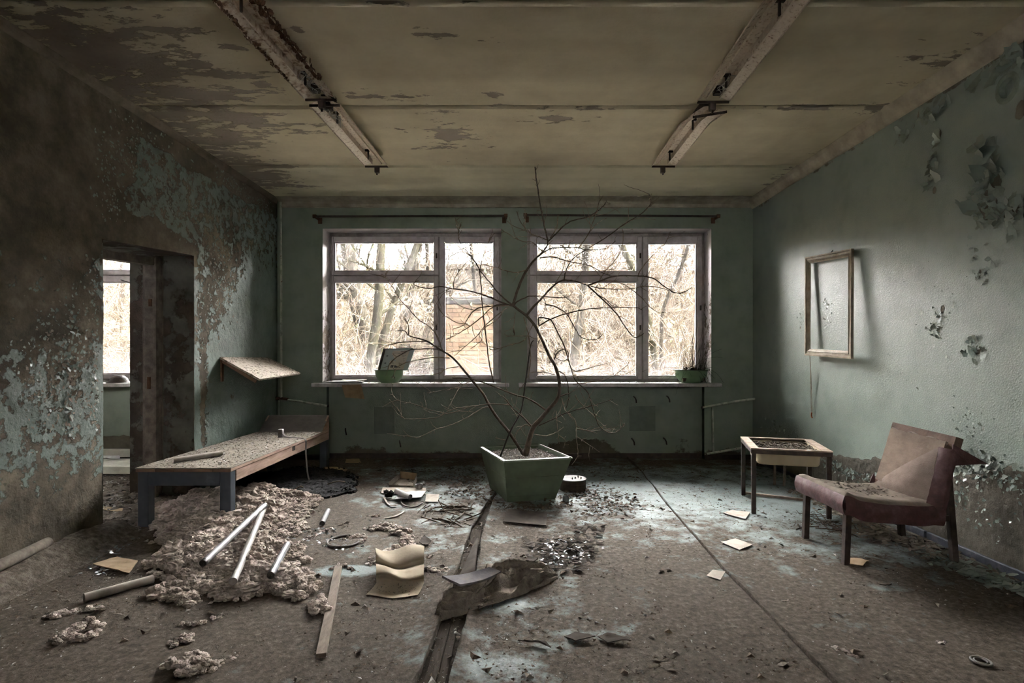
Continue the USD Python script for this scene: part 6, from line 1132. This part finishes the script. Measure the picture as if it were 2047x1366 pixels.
rubble('dead leaves littered left of the planter', 'dead_leaves', [(885, 962), (920, 965), (960, 968), (930, 985), (970, 1000)], 420, .13, (.008, .024), 'leaf_litter', 1, leafp + chip, zr=.02)
rubble('dead leaves littered right of the planter and drum', 'dead_leaves', [(1120, 1000), (1180, 985), (1230, 1000), (1200, 1022), (1270, 1018)], 560, .12, (.008, .024), 'leaf_litter', 2, leafp + chip, zr=.02)
rubble('dead leaves along the back of the floor behind the planter', 'dead_leaves', [(790, 945), (900, 942), (1000, 940), (1180, 945), (1300, 938)], 300, .12, (.007, .02), 'leaf_litter', 3, leafp + chip, zr=.02)
rubble('twigs and leaf crumbs around the foot of the planter', 'dead_leaves', [(965, 990), (985, 1015), (1060, 1020), (1130, 1010)], 360, .06, (.007, .022), 'leaf_litter', 4, leafp + chip + stick, zr=.02)
rubble('dark twigs scattered left of the linoleum gap', 'twig_litter', [(870, 1028), (905, 1020), (900, 1048), (935, 1038)], 60, .08, (.03, .13), 'leaf_litter', 5, stick, zr=.015)
rubble('glittering broken glass right of the linoleum gap', 'glass_shards', [(1085, 1105), (1120, 1090), (1150, 1105), (1130, 1118), (1100, 1125)], 260, .06, (.004, .015), 'shard_glass', 6, shard, zr=.02)
rubble('torn linoleum and paint chips among the broken glass', 'floor_chips', [(1080, 1100), (1140, 1090), (1160, 1112), (1110, 1130), (1190, 1060)], 260, .08, (.010, .035), 'board_dark', 7, shard, zr=.02)
rubble('glittering glass splinters at left below the doorway wall', 'glass_shards', [(200, 1080), (250, 1070), (205, 1148), (236, 1090)], 130, .05, (.005, .018), 'shard_glass', 8, shard, zr=.014)
rubble('glass splinters right of the wool heap near the white tube piece', 'glass_shards', [(610, 1072), (660, 1088), (640, 1062), (690, 1110)], 120, .06, (.004, .015), 'shard_glass', 9, shard, zr=.014)
rubble('plaster rubble along the foot of the mouldy left wall', 'plaster_rubble', [(-60, 1180), (60, 1140), (150, 1108), (215, 1072), (230, 1050)], 900, .05, (.006, .03), 'chip_brown', 10, zr=.05)
rubble('pale plaster crumbs along the foot of the mouldy left wall', 'plaster_rubble', [(-60, 1180), (60, 1130), (150, 1090), (215, 1060)], 380, .05, (.004, .018), 'chip_pale', 11, zr=.06)
rubble('rubble on the floor of the doorway', 'plaster_rubble', [(215, 990), (240, 975), (230, 1010), (250, 1000), (210, 1030)], 420, .14, (.006, .03), 'chip_brown', 12, zr=.05)
rubble('pale crumbs on the floor of the doorway', 'plaster_rubble', [(215, 960), (240, 975), (230, 1010), (215, 1030)], 330, .14, (.004, .02), 'chip_pale', 13, zr=.05)
rubble('fallen paint flakes along the foot of the glossy right wall', 'fallen_flakes', [(1600, 990), (1680, 1030), (1760, 1065), (1830, 1095), (1900, 1125)], 620, .055, (.010, .035), 'flake_back', 14, shard + leafp, zr=.03)
rubble('fallen pale flakes at right beyond the lounge chair', 'fallen_flakes', [(1850, 1110), (1930, 1145), (2000, 1170), (2047, 1190)], 330, .055, (.010, .035), 'flake_old', 15, shard + leafp, zr=.03)
rubble('flakes and litter under the tray table by the wall', 'fallen_flakes', [(1540, 955), (1580, 960), (1620, 975)], 260, .07, (.008, .026), 'flake_old', 16, shard + leafp, zr=.02)
rubble('twigs on the floor between tray table and lounge chair', 'twig_litter', [(1640, 1045), (1670, 1060), (1620, 1035)], 60, .09, (.02, .10), 'leaf_litter', 17, stick, zr=.015)
rubble('debris under the lounge chair', 'fallen_flakes', [(1700, 1070), (1760, 1075), (1820, 1090)], 160, .07, (.010, .04), 'flake_back', 18, shard + leafp, zr=.025)
def grit_all():
    rng = np.random.default_rng(99)
    for lab, n, mat, size, y1 in (('fine brown grit all over the linoleum floor', 12000, 'chip_brown', (.002, .009), 6.1), ('pale crumbs all over the linoleum floor', 3600, 'chip_pale', (.0015, .006), 6.1), ('dark crumbs all over the linoleum floor', 7000, 'leaf_litter', (.002, .011), 6.1)):
        Y = 1.9 + (y1 - 1.9) * rng.random(n) ** 1.25; X = rng.uniform(XL + .05, XR - .05, n); q = np.stack([X, Y, X * 0], 1); k = fbm(q * 1.8, 3, 5) + .25 * rng.random(n) > .52; p = q[k]; p[:, 2] = .009
        solo('floor_grit', scatter(chip, p, rng.uniform(*size, len(p)) * (1 + 2.2 * (rng.random(len(p)) > .96)), rng, True), mat, lab, 'debris', kind='stuff')
grit_all()
def soil_patch():
    px = [(480, 978), (505, 958), (560, 944), (620, 938), (690, 944), (716, 962), (708, 986), (660, 996), (600, 1002), (530, 992)]; poly = np.array([zat(x, y)[:2] for x, y in px]); lo, hi = poly.min(0) - .05, poly.max(0) + .05
    P = patch(np.r_[lo, 0], (hi[0] - lo[0], 0, 0), (0, hi[1] - lo[1], 0), 150, 100); g = P.reshape(-1, 3); g[:, 2] = 0; d = np.where(in_poly(g, poly), edge_dist(g, poly), -edge_dist(g, poly)) + .12 * (fbm(g * 9, 4, 3) - .5); g[:, 2] = np.where(d > 0, .012 + np.minimum(d, .12) * .28 * (.4 + fbm(g * 14, 3, 5)) + .012 * fbm(g * 40, 2, 6), -.02)
    v, f = grid(P); v, f = compact(v, f[(d > 0)[f].any(1)]); rng = np.random.default_rng(5); pts = rng.uniform(lo, hi, (1500, 2)); pts = pts[in_poly(pts, poly)]
    solo('black_soil', cat([(v, f), scatter(chip, np.c_[pts, np.full(len(pts), .035)], rng.uniform(.006, .02, len(pts)), rng)]), 'soil_black', 'patch of black charred soil spread on the floor beside the couch', 'soil', kind='stuff')
    for i, (x, y, x2, y2) in enumerate([(560, 992, 606, 984), (590, 978, 606, 975), (655, 968, 690, 964)]): solo('stick', tube(spline([zat(x, y, .05), (zat(x, y, .06) + zat(x2, y2, .06)) / 2 + [0, .02, .01], zat(x2, y2, .05)], 5), .006, 7), 'twig', ('pale stick across the near edge of the black soil', 'short pale stick on the black soil by the couch strap', 'pale stick at the right part of the black soil')[i], 'stick', smooth=True)
soil_patch()
def dust_bank():
    n, m = 120, 26; Y = np.linspace(2.3, 3.66, n); w = np.linspace(0, 1, m); P = np.zeros((n, m, 3)); P[..., 1] = Y[:, None]; prof = np.array([.13, .135, .125, .10, .05, .02, .0]); P[..., 0] = XL + .002 + .27 * w[None]; q = P.copy()
    P[..., 2] = np.interp(w, np.linspace(0, 1, 7), prof)[None] * (.45 + .8 * fbm(q * 3, 3, 2)) + .030 * (fbm(q * 13, 4, 3) - .4) * (1 - w)[None] + .002; v, f = grid(P); solo('dust_bank', (v, f[:, ::-1]), 'dust_floor', 'bank of fallen plaster dust heaped along the mouldy left wall', 'dust', kind='stuff', smooth=True)
    solo('fallen_pipe', cat([tube(spline([zat(-40, 1150, .13), zat(40, 1112, .13), zat(95, 1085, .12)], 5), .03, 16), tube([zat(88, 1088, .12), zat(96, 1084, .12)], .02, 16)]), 'chip_brown', 'thick dust-covered pipe lying along the foot of the mouldy wall', 'pipe', smooth=40)
dust_bank()
# strips of torn linoleum, curls
for i, (px, lab) in enumerate([([(1035, 1288), (1075, 1292), (1102, 1304), (1088, 1290)], 'torn dark linoleum strip in the middle foreground'), ([(1128, 1280), (1150, 1290), (1190, 1284), (1150, 1272)], 'curled torn linoleum scrap right of the brown rag'), ([(1195, 1280), (1215, 1292), (1262, 1290), (1215, 1276)], 'second curled linoleum scrap, right of the other curled one'), ([(838, 1090), (850, 1098), (862, 1088), (848, 1080)], 'folded dark paper scrap right of the wool trail'), ([(1758, 1178), (1770, 1180), (1782, 1174), (1766, 1172)], 'small curled bark-like scrap in front of the lounge chair'), ([(1052, 1126), (1068, 1128), (1076, 1122), (1058, 1120)], 'small dark scrap above the right end of the rag')]):
    flat('linoleum_scrap', lab, 'scrap', px, 'board_dark', .012, t=.004, amp=.035, sd=20 + i)
def gap_flap():
    P = []
    for y, x0, x1, z in [(1080, 951, 956, .03), (1110, 938, 953, .05), (1140, 925, 951, .05), (1162, 912, 948, .025)]: a, b = zat(x0, y, .006), zat(x1, y, z); P.append([a + (b - a) * k + [0, 0, .012 * math.sin(k * 3)] for k in np.linspace(0, 1, 10)])
    P = np.array([np.array(spline(np.array(P)[:, j], 6)) for j in range(10)]).transpose(1, 0, 2); solo('linoleum_flap', up(sheet(P[::-1], .004), .008), 'board_dark', 'lifted dark linoleum flap in the floor gap above the rag', 'linoleum', smooth=True)
gap_flap()

# ---------------------------------------------------------------- next room's things
def next_things():
    S = lambda x, y, z=0: zat(x, y, z)
    for lab, px, h, mat in (('upper white foam slab on the floor of the next room', [(170, 925), (285, 922), (300, 912), (190, 912)], .08, 'foam'), ('lower cream foam slab on the floor of the next room', [(150, 958), (262, 958), (262, 940), (165, 940)], .07, 'foam')):
        q = np.array([S(*p) for p in px]); q[:, 2] = .05; solo('foam_slab', wavy(hull(np.vstack([q, q + [0, 0, h]])), .012, 6), mat, lab, 'foam slab')
    q = np.array([S(*p) for p in [(190, 912), (236, 908), (236, 902), (190, 902)]]); q[:, 2] = .05; solo('foam_cushion', wavy(hull(np.vstack([q, q * [1, 1, 0] + [0, .05, .22]])), .03, 5), 'foam_yellow', 'yellowish cushion propped under the next room\'s window', 'cushion')
    flat('paper_sheet', 'bluish-white papers on the foam slab in the next room', 'paper', [(205, 946), (240, 945), (238, 936), (206, 938)], 'paper_white', .13, amp=.04, sd=30)
    c = at(238, 762, 6.3); c[2] = SZ; solo('knit_cap', lathe([(.001, .085), (.05, .08), (.085, .05), (.10, .012), (.125, .004), (.125, 0)], 24, c), 'iron_dark', 'dark rounded cap lying on the next room\'s window sill', 'cap', smooth=True)
next_things()

# ---------------------------------------------------------------- paint flakes on the walls
def flake(rng, s, curl, elong=1.0):
    n = 12; a = np.sort(np.linspace(0, 6.283, n, endpoint=False) + rng.uniform(-.25, .25, n)); r = rng.uniform(.45, 1.15, n); o = np.stack([np.cos(a) * r, np.sin(a) * r * elong], 1)
    v2 = np.vstack([[0, 0], o * .5, o]) * s; u = (v2[:, 1] + s * elong) / (2 * s * elong); z = curl * s * np.clip(u, 0, 1.2) ** 2
    v = np.c_[v2, z]; f = [[0, 1 + i, 1 + (i + 1) % n] for i in range(n)]
    for i in range(n): j = (i + 1) % n; f += [[1 + i, 1 + n + i, 1 + n + j], [1 + i, 1 + n + j, 1 + j]]
    return v, np.array(f)
def on_wall(v, p, side, ang):                       # side -1: right wall, +1: left wall
    c, s = math.cos(ang), math.sin(ang); y, z = v[:, 0] * c - v[:, 1] * s, v[:, 0] * s + v[:, 1] * c
    return np.stack([p[0] + side * (v[:, 2] + .002), p[1] + y, p[2] + z], 1)
def wall_flakes(path, loc, side, spots, mats, sd, single=True):
    rng = np.random.default_rng(sd); out = {m: [] for m in mats}; big = []
    for (pts, spread, n, size, curl) in spots:
        P = np.array([lwall(x, y, XR if side < 0 else XL) for x, y in pts]); P = spline(P, 8) if len(P) > 1 else P
        for k in range(n):
            p = P[rng.integers(len(P))] + np.array([0, rng.normal(0, spread), rng.normal(0, spread)]); s = rng.uniform(*size); v, f = flake(rng, s, rng.uniform(*curl), rng.uniform(.7, 1.5)); w = on_wall(v, p, side, rng.uniform(-.9, .9) + (math.pi if rng.random() < .5 else 0)); m = mats[rng.integers(len(mats))]
            if side > 0 and 3.56 < p[1] < 4.66 and p[2] < 2.1: continue
            if p[2] < .06: continue
            if s * F / p[1] > 9 and len(big) < 150: big.append((w, f, m))
            else: out[m].append((w, f))
    for w, f, m in big: putmesh(num(path, 'paint_flake'), (w - loc, f), m, smooth=True)
    for m in mats:
        if out[m]: p = num(path, 'small_flakes'); keys(putmesh(p, tuple(np.asarray(a) for a in (lambda c: (c[0] - loc, c[1]))(cat(out[m]))), m).GetPrim(), None, None, None, 'stuff')
wall_flakes(WALL_R, np.array([XR, 4, 0]), -1, [
    ([(1650, 925), (1700, 945), (1760, 965)], .025, 150, (.006, .022), (.3, 1.2)), ([(1900, 915), (1960, 935), (2040, 960)], .045, 230, (.006, .02), (.3, 1.2)), ([(1900, 960), (1950, 1010), (2000, 1050)], .06, 90, (.006, .018), (.3, 1.0)), ([(1535, 850), (1560, 870), (1600, 890)], .05, 80, (.006, .02), (.3, 1.0)),
    ([(1985, 250), (1975, 330), (1968, 390)], .05, 24, (.03, .075), (.4, 1.3)), ([(1950, 390), (1990, 430), (2030, 430)], .06, 60, (.018, .045), (.4, 1.4)), ([(1870, 280), (1866, 330), (1866, 370)], .025, 24, (.015, .04), (.4, 1.3)), ([(1800, 270), (1850, 235), (1900, 200)], .035, 34, (.012, .035), (.3, 1.2)), ([(1940, 180), (2000, 120), (2040, 100)], .04, 26, (.015, .05), (.3, 1.1)),
    ([(1600, 630), (1608, 650)], .03, 24, (.004, .012), (.3, 1.0)), ([(1650, 600), (1655, 650)], .04, 34, (.004, .012), (.3, 1.0)), ([(1880, 610), (1868, 680)], .05, 46, (.006, .018), (.3, 1.0)), ([(1945, 690), (1960, 700)], .04, 16, (.01, .03), (.3, 1.0)), ([(1935, 480), (1960, 540), (1965, 560)], .04, 26, (.006, .02), (.3, 1.0)), ([(1940, 850)], .06, 60, (.003, .010), (.3, 1.0)), ([(1555, 610), (1545, 700), (1540, 780)], .04, 50, (.003, .010), (.3, .9)), ([(1760, 720), (1830, 760)], .05, 26, (.003, .010), (.3, .9)), ([(1700, 600), (1990, 640)], .3, 90, (.002, .007), (.3, .9))],
    ['flake_paint', 'flake_old'], 3)
wall_flakes(WALL_L, np.array([XL, 4, 0]), 1, [
    ([(260, 300), (300, 340), (350, 390), (400, 430)], .16, 700, (0.00372, 0.0132), (.2, 0.8800000000000001)), ([(420, 480), (450, 560), (430, 650)], .14, 520, (0.00372, 0.0144), (.2, 0.8800000000000001)), ([(470, 400), (510, 470), (500, 560)], .14, 300, (0.0031, 0.0108), (.2, 0.8)), ([(160, 620), (120, 700), (170, 800)], .12, 420, (0.00372, 0.0132), (.2, 0.96)), ([(40, 740), (90, 820), (60, 880)], .10, 360, (0.0031, 0.012), (.2, 0.96)), ([(190, 520), (195, 700), (190, 880)], .04, 220, (0.00372, 0.0132), (.2, 0.96)), ([(140, 640), (135, 780), (140, 880)], .018, 60, (0.00744, 0.021), (.6, 1.4400000000000002)), ([(412, 730), (415, 800), (410, 870)], .015, 50, (0.00744, 0.021), (.5, 1.2800000000000002)), ([(400, 560), (398, 640), (402, 720)], .02, 80, (0.00496, 0.0144), (.3, 0.96)), ([(225, 430), (215, 300)], .08, 120, (0.00372, 0.012), (.3, 0.8)), ([(440, 350), (500, 400), (540, 420)], .05, 160, (0.00372, 0.0132), (.3, 0.96)), ([(480, 760), (500, 720)], .1, 70, (0.00186, 0.006), (.3, 0.8))],
    ['flake_old', 'flake_paint', 'flake_back'], 4)
